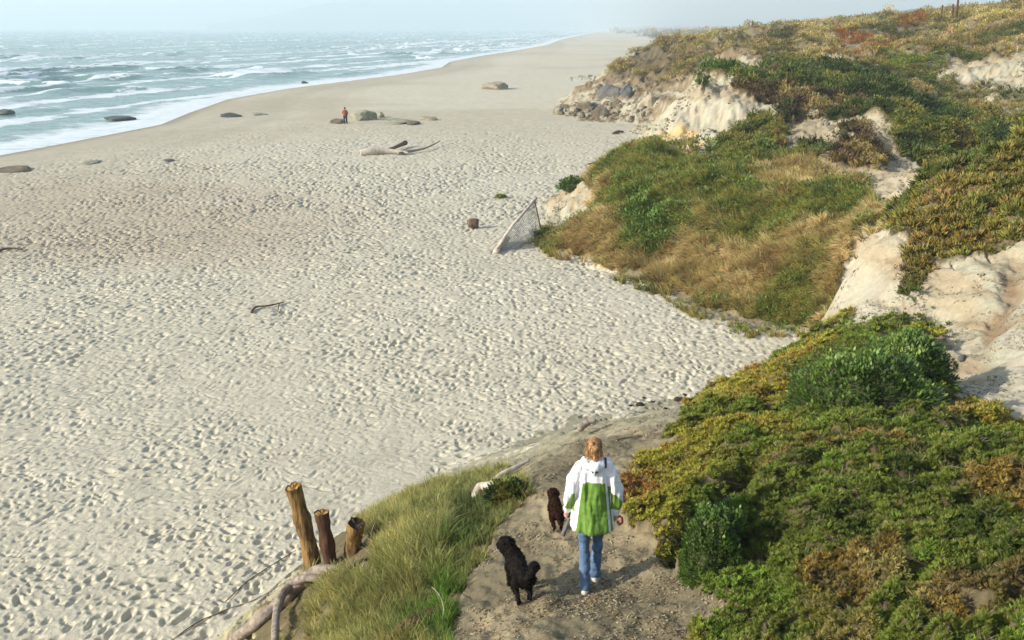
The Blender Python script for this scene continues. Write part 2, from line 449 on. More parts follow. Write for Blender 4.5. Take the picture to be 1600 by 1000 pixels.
path_pix = [(690, 1300), (720, 960), (745, 880), (790, 780), (760, 745), (850, 690), (905, 660), (1100, 636), (1095, 660), (1010, 720), (975, 775),
            (1000, 835), (1052, 870), (1065, 910), (1135, 960), (1080, 1020), (1080, 1300)]
M['path'] = region(path_pix, 1.5, 22, 8)
crestline = smooth(2.6, 1.2, GZ + 0.5 * n1)          # below the crest the path runs out into pale sand
M['gbank'] = region([(-400, 1600), (380, 1000), (470, 885), (560, 800), (700, 748), (800, 735), (830, 770), (770, 850), (740, 905), (700, 1000), (680, 1500)], 1.5, 17, 6) & isH
veg = np.zeros(GX.shape, np.float32)
for k in ('bank', 'top2', 'hang2', 'slope3', 'tuft4', 'mid4', 'spots4', 'top4', 'under4', 'plateau', 'point', 'gbank'):
    veg = np.maximum(veg, M[k].astype(np.float32))
veg[M['psand'] | M['psand2']] = 0
behind = (GH > 0.9) & ((AZ > 0.62) | ((GY > 92) & (GX > 30)) | ((GY < 34) & (GX > 15) & (PX > 1620)))
veg = np.where(behind, 1, veg)
veg = np.where(isH, veg, 0)

col = sand.copy()
hillm = smooth(0.3, 0.9, GH)
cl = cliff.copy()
pathall = (GY < 22) & (GX < 4.6 + 0.1 * GY) & (GX > -3)
dirtm = (M['path'] & (GY < 22)).astype(np.float32)
near_d = np.where(pathall, 1.0, 0.0)
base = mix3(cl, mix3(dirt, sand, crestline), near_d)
leftslope = ((GX < -1.2) & (GY < 18)).astype(np.float32)
base = mix3(base, mix3(c3(0.40, 0.35, 0.22) * np.ones_like(sand), c3(0.32, 0.28, 0.12) * np.ones_like(sand), smooth(-0.1, 0.3, dn)), leftslope * 0.8)
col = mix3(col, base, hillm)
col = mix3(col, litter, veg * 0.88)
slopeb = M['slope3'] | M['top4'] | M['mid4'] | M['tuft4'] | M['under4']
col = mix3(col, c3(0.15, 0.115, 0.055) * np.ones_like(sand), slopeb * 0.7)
col = mix3(col, c3(0.24, 0.20, 0.12) * np.ones_like(sand), ((M['plateau'] | behind) & (veg > 0)) * 0.6)
# apron of darker greenish sand at the foot of the path
apr = region([(700, 745), (880, 665), (1100, 632), (1110, 655), (900, 690), (740, 775)], 10, 26, 10)
col = mix3(col, c3(0.27, 0.245, 0.165), apr * 0.8 * (1 - veg))
col = np.clip(col, 0.01, 0.85)

# footprints and small relief (real geometry)
fpm = smooth(4, 22, GS + 10 * band) * (1 - smooth(0.05, 0.5, GH)) * smooth(130, 60, GD) * (0.72 + 0.7 * smooth(-0.25, 0.25, fbm(GX / 4, GY / 5, 4, 900)))
calm = smooth(0.0, -0.28, fbm(GX / 2.6, GY / 3.0, 3, 907)) * smooth(34, 18, GD)
fpm = fpm * (1 - 0.5 * calm)
sel = fpm > 0.01
fp = np.zeros(GX.shape, np.float32)
fp[sel] = footprints(GX[sel], GY[sel])
relief = fp * fpm * (1 + 0.5 * smooth(25, 60, GD)) + 0.016 * fpm * fbm(GX / 0.12, GY / 0.12, 3, 915) * smooth(40, 20, GD)
pr = (M['path'] | pathall) & isH
relief += np.where(pr, 0.045 * fbm(GX / 0.16, GY / 0.16, 3, 950) + 0.07 * fbm(GX / 0.5, GY / 0.5, 3, 955), 0)
cm = isH & (veg < 0.5) & ~pr
relief += np.where(cm, (0.145 + 0.003 * GD) * (fbm(GX / 0.6, GZ / 0.6 + GY / .9, 6, 966, .62)) + 0.02 * fbm(GX / 0.09, GY / 0.12, 3, 969), 0)
relief -= np.where(cm, (0.05 + .002 * GD) * smooth(0.10, 0.0, np.abs(fbm(GX / 0.8, GY / 3.5, 3, 971))) * smooth(.0, .25, fbm(GX / 2, GY / 2, 2, 972)), 0)
relief -= crevf * (.12 + .004 * GD) * (veg < .5)
vm_ = (veg > .5) & isH
_gd = ((PX - 1050) * 140 + (PY - 865) * 130) / 191.0     # across the gully
_ga = ((PX - 1050) * 130 - (PY - 865) * 140) / 191.0    # along it
relief -= .5 * np.exp(-(_gd / 17) ** 2) * smooth(-30, 25, _ga) * smooth(230, 150, _ga) * isH * (GY < 14)
relief += np.where(vm_, np.where(M['gbank'], .04, 0.145 + 0.003 * GD) * (2.4 * np.abs(fbm(AZ * 30, LD * 30, 3, 981)) - .3) + (0.10 + .004 * GD) * fbm(GX / 1.1, GY / 1.1, 3, 985), 0)
GZ2 = GZ + relief

verts = np.stack([GX, GY, GZ2], -1).reshape(-1, 3).astype(np.float32)
# vertex normals of the whole sheet, shared by the pieces it is cut into
tu = np.gradient(np.stack([GX, GY, GZ2], -1), axis=1); tv = np.gradient(np.stack([GX, GY, GZ2], -1), axis=0)
nrm = np.cross(tu, tv); nrm *= np.sign(nrm[..., 2:3]); nrm /= np.linalg.norm(nrm, axis=-1, keepdims=True)
nrm = nrm.reshape(-1, 3)

ii = (np.arange(NL - 1)[:, None] * NA + np.arange(NA - 1)[None]).ravel()
quads = np.stack([ii, ii + 1, ii + NA + 1, ii + NA], 1)
def qv(a): return (a[:-1, :-1])
f_s = qv(GS).ravel(); f_h = qv(GH).ravel(); f_path = (qv(M['path'] & ~M['gbank']) & (qv(GZ) > 0.8) & (qv(GH) > .8)).ravel()
sea_cut = f_s < -24
kind = np.where(f_path, 2, np.where(f_h > 0.5, 1, 0)); kind[sea_cut] = -1

def ground_material():
    m, nt, b = node_mat('sand_and_soil')
    at = nt.nodes.new('ShaderNodeAttribute'); at.attribute_name = 'col'
    geo = nt.nodes.new('ShaderNodeNewGeometry')
    n = nt.nodes.new('ShaderNodeTexNoise'); n.inputs['Scale'].default_value = 9; n.inputs['Detail'].default_value = 8; n.inputs['Roughness'].default_value = .7
    n2_ = nt.nodes.new('ShaderNodeTexNoise'); n2_.inputs['Scale'].default_value = 0.9; n2_.inputs['Detail'].default_value = 5
    nt.links.new(geo.outputs['Position'], n.inputs['Vector']); nt.links.new(geo.outputs['Position'], n2_.inputs['Vector'])
    mr = nt.nodes.new('ShaderNodeMapRange'); mr.inputs[1].default_value = .3; mr.inputs[2].default_value = .7; mr.inputs[3].default_value = .80; mr.inputs[4].default_value = 1.16
    nt.links.new(n.outputs[0], mr.inputs[0])
    mr2 = nt.nodes.new('ShaderNodeMapRange'); mr2.inputs[1].default_value = .3; mr2.inputs[2].default_value = .7; mr2.inputs[3].default_value = .9; mr2.inputs[4].default_value = 1.08
    nt.links.new(n2_.outputs[0], mr2.inputs[0])
    mu = nt.nodes.new('ShaderNodeMath'); mu.operation = 'MULTIPLY'
    nt.links.new(mr.outputs[0], mu.inputs[0]); nt.links.new(mr2.outputs[0], mu.inputs[1])
    vm = nt.nodes.new('ShaderNodeVectorMath'); vm.operation = 'SCALE'
    nt.links.new(at.outputs['Color'], vm.inputs[0]); nt.links.new(mu.outputs[0], vm.inputs['Scale'])
    nt.links.new(vm.outputs[0], b.inputs['Base Color'])
    b.inputs['Roughness'].default_value = .92
    b.inputs['Specular IOR Level'].default_value = .15
    bp = nt.nodes.new('ShaderNodeBump'); bp.inputs['Strength'].default_value = .55; bp.inputs['Distance'].default_value = .05
    nt.links.new(n.outputs[0], bp.inputs['Height'])
    nt.links.new(bp.outputs[0], b.inputs['Normal'])
    return m
MAT_GROUND = ground_material()
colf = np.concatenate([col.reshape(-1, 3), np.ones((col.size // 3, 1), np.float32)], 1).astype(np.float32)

def cut(name, k, label):
    q = quads[kind == k]
    used = np.unique(q)
    remap = np.full(len(verts), -1, np.int32); remap[used] = np.arange(len(used))
    me = fast_mesh(name, verts[used], remap[q])
    a = me.color_attributes.new('col', 'FLOAT_COLOR', 'POINT')
    a.data.foreach_set('color', colf[used].ravel())
    me.normals_split_custom_set_from_vertices(nrm[used].tolist())
    me.materials.append(MAT_GROUND)
    o = bpy.data.objects.new(name, me); COL.objects.link(o)
    tag(o, label, kind='structure')
    return o
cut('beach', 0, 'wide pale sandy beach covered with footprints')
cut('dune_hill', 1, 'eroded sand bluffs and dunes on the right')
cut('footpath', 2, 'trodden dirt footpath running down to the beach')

# bilinear lookup of the finished ground, for standing things on it
def _idx(arr, v):
    i = np.clip(np.searchsorted(arr, v) - 1, 0, len(arr) - 2)
    return i, np.clip((v - arr[i]) / (arr[i + 1] - arr[i]), 0, 1)
def grid_val(A, x, y):
    a, l = to_al(np.asarray(x, np.float64), np.asarray(y, np.float64))
    i, fi = _idx(az, a); j, fj = _idx(ld, l)
    return (A[j, i] * (1 - fi) + A[j, i + 1] * fi) * (1 - fj) + (A[j + 1, i] * (1 - fi) + A[j + 1, i + 1] * fi) * fj
def ground(x, y): return float(grid_val(GZ2, x, y))

def hit(px, py, y0=3.0, y1=2000.0):
    """first ground point seen at a photo pixel"""
    Y = np.geomspace(y0, y1, 4000)
    dx, dy, dz = ray(px, py)
    X = dx * Y / dy; Zr = CAM_Z + dz * Y / dy
    g = grid_val(GZ2, X, Y)
    w = np.nonzero(Zr < g)[0]
    k = w[0] if len(w) else len(Y) - 1
    return Vector((X[k], Y[k], g[k]))

# ------------------------------------------------------------------ sea
def build_sea():
    a = np.concatenate([np.linspace(-1.9, -0.62, 60)[:-1], np.linspace(-0.62, 0.14, 620)])
    l = np.concatenate([lspace(30, 60, .02), lspace(60, 420, .0052), lspace(420, 3000, .016), lspace(3000, 7600, .05), [math.log(7600)]])
    A, L = np.meshgrid(a, l)
    D = np.exp(L); X = D * np.sin(A); Y = D * np.cos(A)
    S = shore_s(X, Y)
    wn_ = fbm(X / 50, Y / 50, 3, 21)
    sd = -S
    ph = sd / 19.0 + 2.4 * wn_ + 0.6 * fbm(X / 16, Y / 16, 2, 25)
    sw = (0.5 + 0.5 * np.sin(ph * 2 * math.pi)) ** 2.2
    env = smooth(0.0, 0.25, fbm(X / 90 + 7, Y / 60, 3, 27) + 0.12)
    z = (sw * 0.95 * env * smooth(2, 25, sd) * smooth(1500, 400, D)
         + 0.20 * fbm(X / 4.5, Y / 2.6, 4, 31) + 0.5 * fbm(X / 14, Y / 8, 3, 33) * smooth(10, 40, sd)) * smooth(-2, 14, sd) + SEA_Z
    z += 0.10 * smooth(4, 0, sd)
    streak = fbm(X / 34, sd / 6 + Y / 26, 5, 35)
    lace = fbm(X / 5, Y / 3, 5, 37)
    zone = np.exp(-((sd - 55) / 60) ** 2)
    f = streak * 1.7 + lace * 0.45 + 0.35 * (sw - 0.35) * env
    foam = smooth(0.24, 0.62, f + 0.30 * zone - 0.10 + 0.12 * smooth(150, 600, D))
    swash = smooth(13 + 14 * wn_, 1.0, sd + 8 * lace)
    foam = np.clip(np.maximum(foam * 0.9, swash * (0.82 + .3 * lace)), 0, 1)
    front = smooth(0.55, 0.95, sw * env) * smooth(4, 14, sd) * smooth(0.0, 0.3, lace + 0.18 + streak)
    foam = np.clip(foam + 0.5 * front, 0, 1)
    n_a, n_l = A.shape[1], A.shape[0]
    V = np.stack([X, Y, z], -1).reshape(-1, 3)
    i0 = (np.arange(n_l - 1)[:, None] * n_a + np.arange(n_a - 1)[None]).ravel()
    q = np.stack([i0, i0 + 1, i0 + n_a + 1, i0 + n_a], 1)
    keep = (S[:-1, :-1] < 9).ravel()
    q = q[keep]
    used = np.unique(q); rm = np.full(len(V), -1, np.int32); rm[used] = np.arange(len(used))
    me = fast_mesh('sea', V[used], rm[q])
    at = me.attributes.new('foam', 'FLOAT', 'POINT'); at.data.foreach_set('value', foam.ravel()[used].astype(np.float32))
    m, nt, b = node_mat('sea_water')
    an = nt.nodes.new('ShaderNodeAttribute'); an.attribute_name = 'foam'
    geo = nt.nodes.new('ShaderNodeNewGeometry')
    no = nt.nodes.new('ShaderNodeTexNoise'); no.inputs['Scale'].default_value = 1.1; no.inputs['Detail'].default_value = 6
    mp = nt.nodes.new('ShaderNodeMapping'); mp.inputs['Scale'].default_value = (.5, 1, 1)
    nt.links.new(geo.outputs['Position'], mp.inputs[0]); nt.links.new(mp.outputs[0], no.inputs['Vector'])
    ad = nt.nodes.new('ShaderNodeMath'); ad.operation = 'ADD'
    sb = nt.nodes.new('ShaderNodeMapRange'); sb.inputs[1].default_value = .3; sb.inputs[2].default_value = .7; sb.inputs[3].default_value = -.22; sb.inputs[4].default_value = .22
    nt.links.new(no.outputs[0], sb.inputs[0]); nt.links.new(an.outputs['Fac'], ad.inputs[0]); nt.links.new(sb.outputs[0], ad.inputs[1])
    mr = nt.nodes.new('ShaderNodeMapRange'); mr.interpolation_type = 'SMOOTHSTEP'; mr.inputs[1].default_value = .25; mr.inputs[2].default_value = .8
    nt.links.new(ad.outputs[0], mr.inputs[0])
    mx = nt.nodes.new('ShaderNodeMix'); mx.data_type = 'RGBA'
    nt.links.new(mr.outputs[0], mx.inputs[0])
    mx.inputs[6].default_value = (0.135, 0.235, 0.215, 1); mx.inputs[7].default_value = (.66, .71, .74, 1)
    nt.links.new(mx.outputs[2], b.inputs['Base Color'])
    rr = nt.nodes.new('ShaderNodeMapRange'); rr.inputs[3].default_value = .22; rr.inputs[4].default_value = .8
    nt.links.new(mr.outputs[0], rr.inputs[0]); nt.links.new(rr.outputs[0], b.inputs['Roughness'])
    b.inputs['IOR'].default_value = 1.33
    bp = nt.nodes.new('ShaderNodeBump'); bp.inputs['Strength'].default_value = .6; bp.inputs['Distance'].default_value = .25
    nt.links.new(no.outputs[0], bp.inputs['Height']); nt.links.new(bp.outputs[0], b.inputs['Normal'])
    me.materials.append(m)
    o = bpy.data.objects.new('sea', me); COL.objects.link(o)
    tag(o, 'teal sea with white foam streaks and small breaking waves', kind='structure')
build_sea()

# ------------------------------------------------------------------ far hills
def ridge(name, label, pts, depth, colr, seed, amp):
    """pts: (px, top height m, Y) outline of a far hill, built as a solid land form"""
    xs = np.linspace(pts[0][0], pts[-1][0], 160)
    hs = np.interp(xs, [p[0] for p in pts], [p[1] for p in pts])
    Ys = np.interp(xs, [p[0] for p in pts], [p[2] for p in pts])
    rows = 26
    V = []
    for j in range(rows):
        t = j / (rows - 1)
        prof = math.sin(math.pi * min(1, t * 1.0)) ** 0.8 if 0 < t < 1 else 0.0
        for x, h, Y in zip(xs, hs, Ys):
            y = Y + (t - .5) * depth
            wx = (x - 800) * Y / 1500.0
            V.append((wx * (1 + (t - .5) * depth / Y), y, prof * h))
    V = np.array(V)
    n = fbm(V[:, 0] / 260, V[:, 1] / 260, 5, seed) * amp
    V[:, 2] = np.where(V[:, 2] > 0, V[:, 2] * (1 + n), -3)
    V[:, 2] = np.maximum(V[:, 2], -3)
    na = len(xs)
    i0 = (np.arange(rows - 1)[:, None] * na + np.arange(na - 1)[None]).ravel()
    me = fast_mesh(name, V, np.stack([i0, i0 + 1, i0 + na + 1, i0 + na], 1))
    m, nt, b = node_mat(name + '_cover')
    no = nt.nodes.new('ShaderNodeTexNoise'); no.inputs['Scale'].default_value = .02; no.inputs['Detail'].default_value = 6
    geo = nt.nodes.new('ShaderNodeNewGeometry'); nt.links.new(geo.outputs['Position'], no.inputs['Vector'])
    mx = nt.nodes.new('ShaderNodeMix'); mx.data_type = 'RGBA'; nt.links.new(no.outputs[0], mx.inputs[0])
    mx.inputs[6].default_value = (*colr, 1); mx.inputs[7].default_value = (colr[0] * 1.7, colr[1] * 1.6, colr[2] * 1.4, 1)
    nt.links.new(mx.outputs[2], b.inputs['Base Color']); b.inputs['Roughness'].default_value = 1; b.inputs['Specular IOR Level'].default_value = 0
    me.materials.append(m)
    o = bpy.data.objects.new(name, me); COL.objects.link(o)
    tag(o, label, kind='structure')
ridge('far_headland', 'pale blue headland fading into sea mist', [(330, 30, 6500), (420, 80, 6500), (560, 190, 6500), (700, 330, 6400), (1000, 360, 6300), (1400, 370, 6200), (2000, 340, 6000), (2600, 250, 6000)], 1500, (0.05, 0.07, 0.045), 61, .25)
ridge('wooded_ridge', 'low blue wooded ridge behind the right hand dunes', [(1150, 4, 1900), (1250, 14, 1850), (1330, 24, 1800), (1420, 38, 1750), (1560, 52, 1700), (1800, 60, 1650), (2300, 50, 1650)], 500, (0.035, 0.05, 0.03), 63, .45)

# ------------------------------------------------------------------ haze
def build_haze():
    xs = (-9000, 9000); ys = (-1200, 8600); zs = (-60.0, 440.0)
    V = [(x, y, z) for x in xs for y in ys for z in zs]
    F = [(0, 1, 3, 2), (4, 6, 7, 5), (0, 4, 5, 1), (2, 3, 7, 6), (0, 2, 6, 4), (1, 5, 7, 3)]
    m = bpy.data.materials.new('sea_haze'); m.use_nodes = True
    nt = m.node_tree
    for n in list(nt.nodes): nt.nodes.remove(n)
    o_ = nt.nodes.new('ShaderNodeOutputMaterial'); v = nt.nodes.new('ShaderNodeVolumePrincipled')
    v.inputs['Color'].default_value = (0.78, 0.90, 1.0, 1); v.inputs['Density'].default_value = HAZE
    v.inputs['Anisotropy'].default_value = 0.1
    nt.links.new(v.outputs[0], o_.inputs['Volume'])
    o = mesh_obj('haze', V, F, m)
    tag(o, 'pale sea mist over the beach', kind='stuff')
HAZE = 0.00048
build_haze()
# ------------------------------------------------------------------ ground cover
def leaf_material(name, rough=.55, spec=.3, trans=.25):
    m = bpy.data.materials.new(name); m.use_nodes = True
    nt = m.node_tree; b = nt.nodes['Principled BSDF']; out = nt.nodes['Material Output']
    at = nt.nodes.new('ShaderNodeAttribute'); at.attribute_type = 'INSTANCER'; at.attribute_name = 'tint'
    lv = nt.nodes.new('ShaderNodeAttribute'); lv.attribute_name = 'leafcol'
    mu = nt.nodes.new('ShaderNodeMix'); mu.data_type = 'RGBA'; mu.blend_type = 'MULTIPLY'; mu.inputs[0].default_value = 1
    nt.links.new(at.outputs['Color'], mu.inputs[6]); nt.links.new(lv.outputs['Color'], mu.inputs[7])
    nt.links.new(mu.outputs[2], b.inputs['Base Color'])
    b.inputs['Roughness'].default_value = rough; b.inputs['Specular IOR Level'].default_value = spec
    tr = nt.nodes.new('ShaderNodeBsdfTranslucent'); nt.links.new(mu.outputs[2], tr.inputs['Color'])
    ms = nt.nodes.new('ShaderNodeMixShader'); ms.inputs[0].default_value = trans
    nt.links.new(b.outputs[0], ms.inputs[1]); nt.links.new(tr.outputs[0], ms.inputs[2]); nt.links.new(ms.outputs[0], out.inputs['Surface'])
    return m
MAT_ICE = leaf_material('succulent_leaf', .6, .2, .2)
MAT_GRASS = leaf_material('grass_blade', .6, .25, .3)

class TM:
    """triangle collector with a colour per vertex"""
    def __init__(s): s.v = []; s.f = []; s.c = []
    def add(s, vs, fs, cs):
        o = len(s.v); s.v += vs; s.c += cs; s.f += [(a + o, b + o, c + o) for a, b, c in fs]

def frame(d):
    d = d.normalized()
    a = d.cross(Vector((0, 0, 1)))
    if a.length < 1e-3: a = Vector((1, 0, 0))
    a.normalize()
    return d, a, a.cross(d)

def finger(tm, base, d, L, w, c0, c1):
    d, a, b = frame(d)
    mid = base + d * L * .55 + Vector((0, 0, L * .06)); tip = base + d * L + Vector((0, 0, L * .22))
    vs = []; cs = []
    for p, ww, c in ((base, w * .7, c0), (mid, w, c1)):
        for k in range(3):
            t = k * 2.094
            vs.append(tuple(p + (a * math.cos(t) + b * math.sin(t)) * ww)); cs.append(c)
    vs.append(tuple(tip)); cs.append(tuple(min(1.6, x * 1.15) for x in c1))
    fs = []
    for k in range(3):
        n = (k + 1) % 3
        fs += [(k, n, 3 + n), (k, 3 + n, 3 + k), (3 + k, 3 + n, 6)]
    tm.add(vs, fs, cs)

def ice_clump(rng, n=30, warm=.25):
    tm = TM()
    for i in range(n):
        th = rng.uniform(0, 6.283); r = rng.uniform(0, .62) ** .8
        up = rng.uniform(.35, 1.5)
        base = Vector((math.cos(th) * r * .9, math.sin(th) * r * .9, rng.uniform(-.15, .25)))
        d = Vector((math.cos(th + rng.uniform(-.8, .8)), math.sin(th + rng.uniform(-.8, .8)), up))
        k = rng.uniform(.6, 1.25)
        c1 = (k, k, k)
        if rng.random() < warm: c1 = (k * 1.7, k * 1.0, k * .8)
        elif rng.random() < .25: c1 = (k * 1.45, k * 1.3, k * .9)
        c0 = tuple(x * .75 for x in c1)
        finger(tm, base, d, rng.uniform(.42, .8), rng.uniform(.07, .11), c0, c1)
    return tm

def leafy_clump(rng, n=70):
    tm = TM()
    for i in range(n):
        th = rng.uniform(0, 6.283); ph = math.acos(rng.uniform(-.1, 1))
        rr = rng.uniform(.5, 1)
        nrm_ = Vector((math.sin(ph) * math.cos(th), math.sin(ph) * math.sin(th), math.cos(ph)))
        p = nrm_ * rr; p.z *= .8
        d, a, b = frame(nrm_ + Vector((rng.uniform(-.7, .7), rng.uniform(-.7, .7), rng.uniform(-.2, .8))))
        L = rng.uniform(.16, .3); w = L * .33; k = rng.uniform(.6, 1.3)
        q = [tuple(p), tuple(p + d * L * .5 + a * w), tuple(p + d * L + b * w * .3), tuple(p + d * L * .5 - a * w)]
        c = (k * rng.choice([1, 1, 1.3]), k, k * .9)
        tm.add(q, [(0, 1, 2), (0, 2, 3)], [c] * 4)
    return tm

def twig_clump(rng):
    tm = TM()
    for i in range(11):
        th = rng.uniform(0, 6.283)
        finger(tm, Vector((rng.uniform(-.5, .5), rng.uniform(-.5, .5), .1)), Vector((math.cos(th), math.sin(th), rng.uniform(.1, 1.0))), rng.uniform(.5, 1.2), rng.uniform(.018, .035), (.8, .8, .8), (1.1, 1.1, 1.1))
    return tm

def grass_tuft(rng, n=34, lean=(0, 0), spread=.55, wid=.022, dry=.4):
    tm = TM()
    for i in range(n):
        th = rng.uniform(0, 6.283); r = rng.uniform(0, .28)
        p = Vector((math.cos(th) * r, math.sin(th) * r, -.05))
        L = rng.uniform(.55, 1.15)
        h = Vector((math.cos(th) * spread * rng.uniform(.1, 1) + lean[0], math.sin(th) * spread * rng.uniform(.1, 1) + lean[1], 0))
        side = Vector((-math.sin(th), math.cos(th), 0)) if rng.random() < .5 else Vector((rng.uniform(-1, 1), rng.uniform(-1, 1), 0)).normalized()
        k = rng.uniform(.65, 1.3)
        c = (k * 1.5, k * 1.15, k * 1.2) if rng.random() < dry else (k, k, k)
        vs = []; cs = []
        for s_ in range(4):
            t = s_ / 3
            q = p + Vector((0, 0, L * t * (1 - .35 * t * h.length))) + h * L * t * t
            w = wid * (1 - t * .85)
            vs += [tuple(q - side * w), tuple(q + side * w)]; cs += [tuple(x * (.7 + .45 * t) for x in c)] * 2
        fs = []
        for s_ in range(3):
            a = s_ * 2; fs += [(a, a + 1, a + 3), (a, a + 3, a + 2)]
        tm.add(vs, fs, cs)
    return tm

def scatter(name, label, clumps, mat, pts, nrms, scl, tint, pick=None, upmix=.5, cat='plants', spin=None):
    """one ground-cover object: its mesh holds the few clumps plus one loose point per plant, geometry nodes put a clump on every point"""
    n = len(pts)
    cv = np.array([v for t in clumps for v in t.v], np.float32); nc = len(cv)
    cid = np.concatenate([np.full(len(t.v), k, np.int32) for k, t in enumerate(clumps)] + [np.full(n, -1, np.int32)])
    off = 0; F = []
    for t in clumps:
        F.append(np.array(t.f, np.int32) + off); off += len(t.v)
    F = np.concatenate(F)
    cc = np.array([c for t in clumps for c in t.c], np.float32)
    V = np.concatenate([cv, np.asarray(pts, np.float32)])
    me = fast_mesh(name, V, F)
    me.polygons.foreach_set('use_smooth', np.zeros(len(F), bool))
    N = nrms * (1 - upmix) + np.array([0, 0, 1.0]) * upmix
    N = N / np.linalg.norm(N, axis=1, keepdims=True)
    th = np.arccos(np.clip(N[:, 2], -1, 1)); ph = np.arctan2(N[:, 1], N[:, 0])
    sp = RNG.uniform(0, 2 * math.pi, n) if spin is None else spin
    a = sp - ph
    cz, sz, cy, sy, ca, sa = np.cos(ph), np.sin(ph), np.cos(th), np.sin(th), np.cos(a), np.sin(a)
    m00 = cz * cy * ca - sz * sa; m10 = sz * cy * ca + cz * sa; m20 = -sy * ca; m21 = sy * sa; m22 = cy
    e = np.stack([np.arctan2(m21, m22), np.arcsin(np.clip(-m20, -1, 1)), np.arctan2(m10, m00)], 1)
    z0 = np.zeros((nc, 3), np.float32)
    def attr(nm, ty, data, key):
        me.attributes.new(nm, ty, 'POINT').data.foreach_set(key, np.ascontiguousarray(data).ravel())
    attr('cid', 'INT', cid, 'value')
    attr('rot', 'FLOAT_VECTOR', np.concatenate([z0, e]).astype(np.float32), 'vector')
    attr('scl', 'FLOAT', np.concatenate([np.zeros(nc), scl]).astype(np.float32), 'value')
    attr('pick', 'INT', np.concatenate([np.zeros(nc, np.int32), RNG.integers(0, len(clumps), n) if pick is None else pick]).astype(np.int32), 'value')
    attr('tint', 'FLOAT_COLOR', np.concatenate([np.ones((nc, 4)), np.concatenate([tint, np.ones((n, 1))], 1)]).astype(np.float32), 'color')
    attr('leafcol', 'FLOAT_COLOR', np.concatenate([np.concatenate([cc, np.ones((nc, 1))], 1), np.ones((n, 4))]).astype(np.float32), 'color')
    me.materials.append(mat)
    o = bpy.data.objects.new(name, me); COL.objects.link(o)
    g = bpy.data.node_groups.new(name + '_nodes', 'GeometryNodeTree')
    g.interface.new_socket('Geometry', in_out='INPUT', socket_type='NodeSocketGeometry')
    g.interface.new_socket('Geometry', in_out='OUTPUT', socket_type='NodeSocketGeometry')
    N_ = g.nodes.new; Lk = g.links.new
    gi = N_('NodeGroupInput'); go = N_('NodeGroupOutput')
    def named(nm, ty):
        x = N_('GeometryNodeInputNamedAttribute'); x.data_type = ty; x.inputs['Name'].default_value = nm; return x.outputs[0]
    cmp_ = N_('FunctionNodeCompare'); cmp_.data_type = 'INT'; cmp_.operation = 'LESS_THAN'
    ia = [s for s in cmp_.inputs if s.enabled and s.type == 'INT']
    Lk(named('cid', 'INT'), ia[0]); ia[1].default_value = 0
    sep = N_('GeometryNodeSeparateGeometry'); sep.domain = 'POINT'
    Lk(gi.outputs[0], sep.inputs[0]); Lk(cmp_.outputs[0], sep.inputs['Selection'])
    spl = N_('GeometryNodeSplitToInstances'); spl.domain = 'POINT'
    Lk(sep.outputs[1], spl.inputs[0]); Lk(named('cid', 'INT'), spl.inputs['Group ID'])
    iop = N_('GeometryNodeInstanceOnPoints')
    Lk(sep.outputs[0], iop.inputs['Points']); Lk(spl.outputs[0], iop.inputs['Instance'])
    iop.inputs['Pick Instance'].default_value = True
    Lk(named('pick', 'INT'), iop.inputs['Instance Index'])
    er = N_('FunctionNodeEulerToRotation'); Lk(named('rot', 'FLOAT_VECTOR'), er.inputs[0]); Lk(er.outputs[0], iop.inputs['Rotation'])
    Lk(named('scl', 'FLOAT'), iop.inputs['Scale'])
    Lk(iop.outputs[0], go.inputs[0])
    mod = o.modifiers.new('plants', 'NODES'); mod.node_group = g
    tag(o, label, kind='stuff')
    return o

NR = nrm.reshape(NL, NA, 3)
jf0 = int(np.searchsorted(ld, math.log(3.0)))
def sample(mask, n, margin=0):
    """n random ground points where mask holds, even over the (bearing, log distance) sheet"""
    w = mask.astype(np.float64) * np.gradient(az)[None] * np.gradient(ld)[:, None]
    w[:jf0] = 0
    cdf = np.cumsum(w.ravel()); tot = cdf[-1]
    k = np.searchsorted(cdf, RNG.uniform(0, tot, n))
    j, i = np.unravel_index(np.clip(k, 0, mask.size - 1), mask.shape)
    j = np.clip(j, 0, NL - 2); i = np.clip(i, 0, NA - 2)
    fa, fl = RNG.uniform(0, 1, n), RNG.uniform(0, 1, n)
    f = lambda A: (A[j, i] * (1 - fa) + A[j, i + 1] * fa) * (1 - fl) + (A[j + 1, i] * (1 - fa) + A[j + 1, i + 1] * fa) * fl
    return f(GX), f(GY), f(GZ2), np.stack([f(NR[..., c]) for c in range(3)], 1), j, i

def palette(t, cols):
    """t 0..1 -> colour along a list"""
    t = np.clip(t, 0, .9999) * (len(cols) - 1); k = t.astype(int); f = (t - k)[:, None]
    cols = np.array(cols, np.float32)
    return cols[k] * (1 - f) + cols[k + 1] * f

def blob(px, py, cx, cy, rx, ry): return np.exp(-((px - cx) / rx) ** 2 - ((py - cy) / ry) ** 2)

DG, MG, BG = (.050, .080, .022), (.105, .145, .036), (.12, .20, .040)
OL, YG, RU, BR, TA = (.20, .175, .045), (.21, .225, .05), (.22, .125, .045), (.12, .085, .055), (.33, .26, .15)

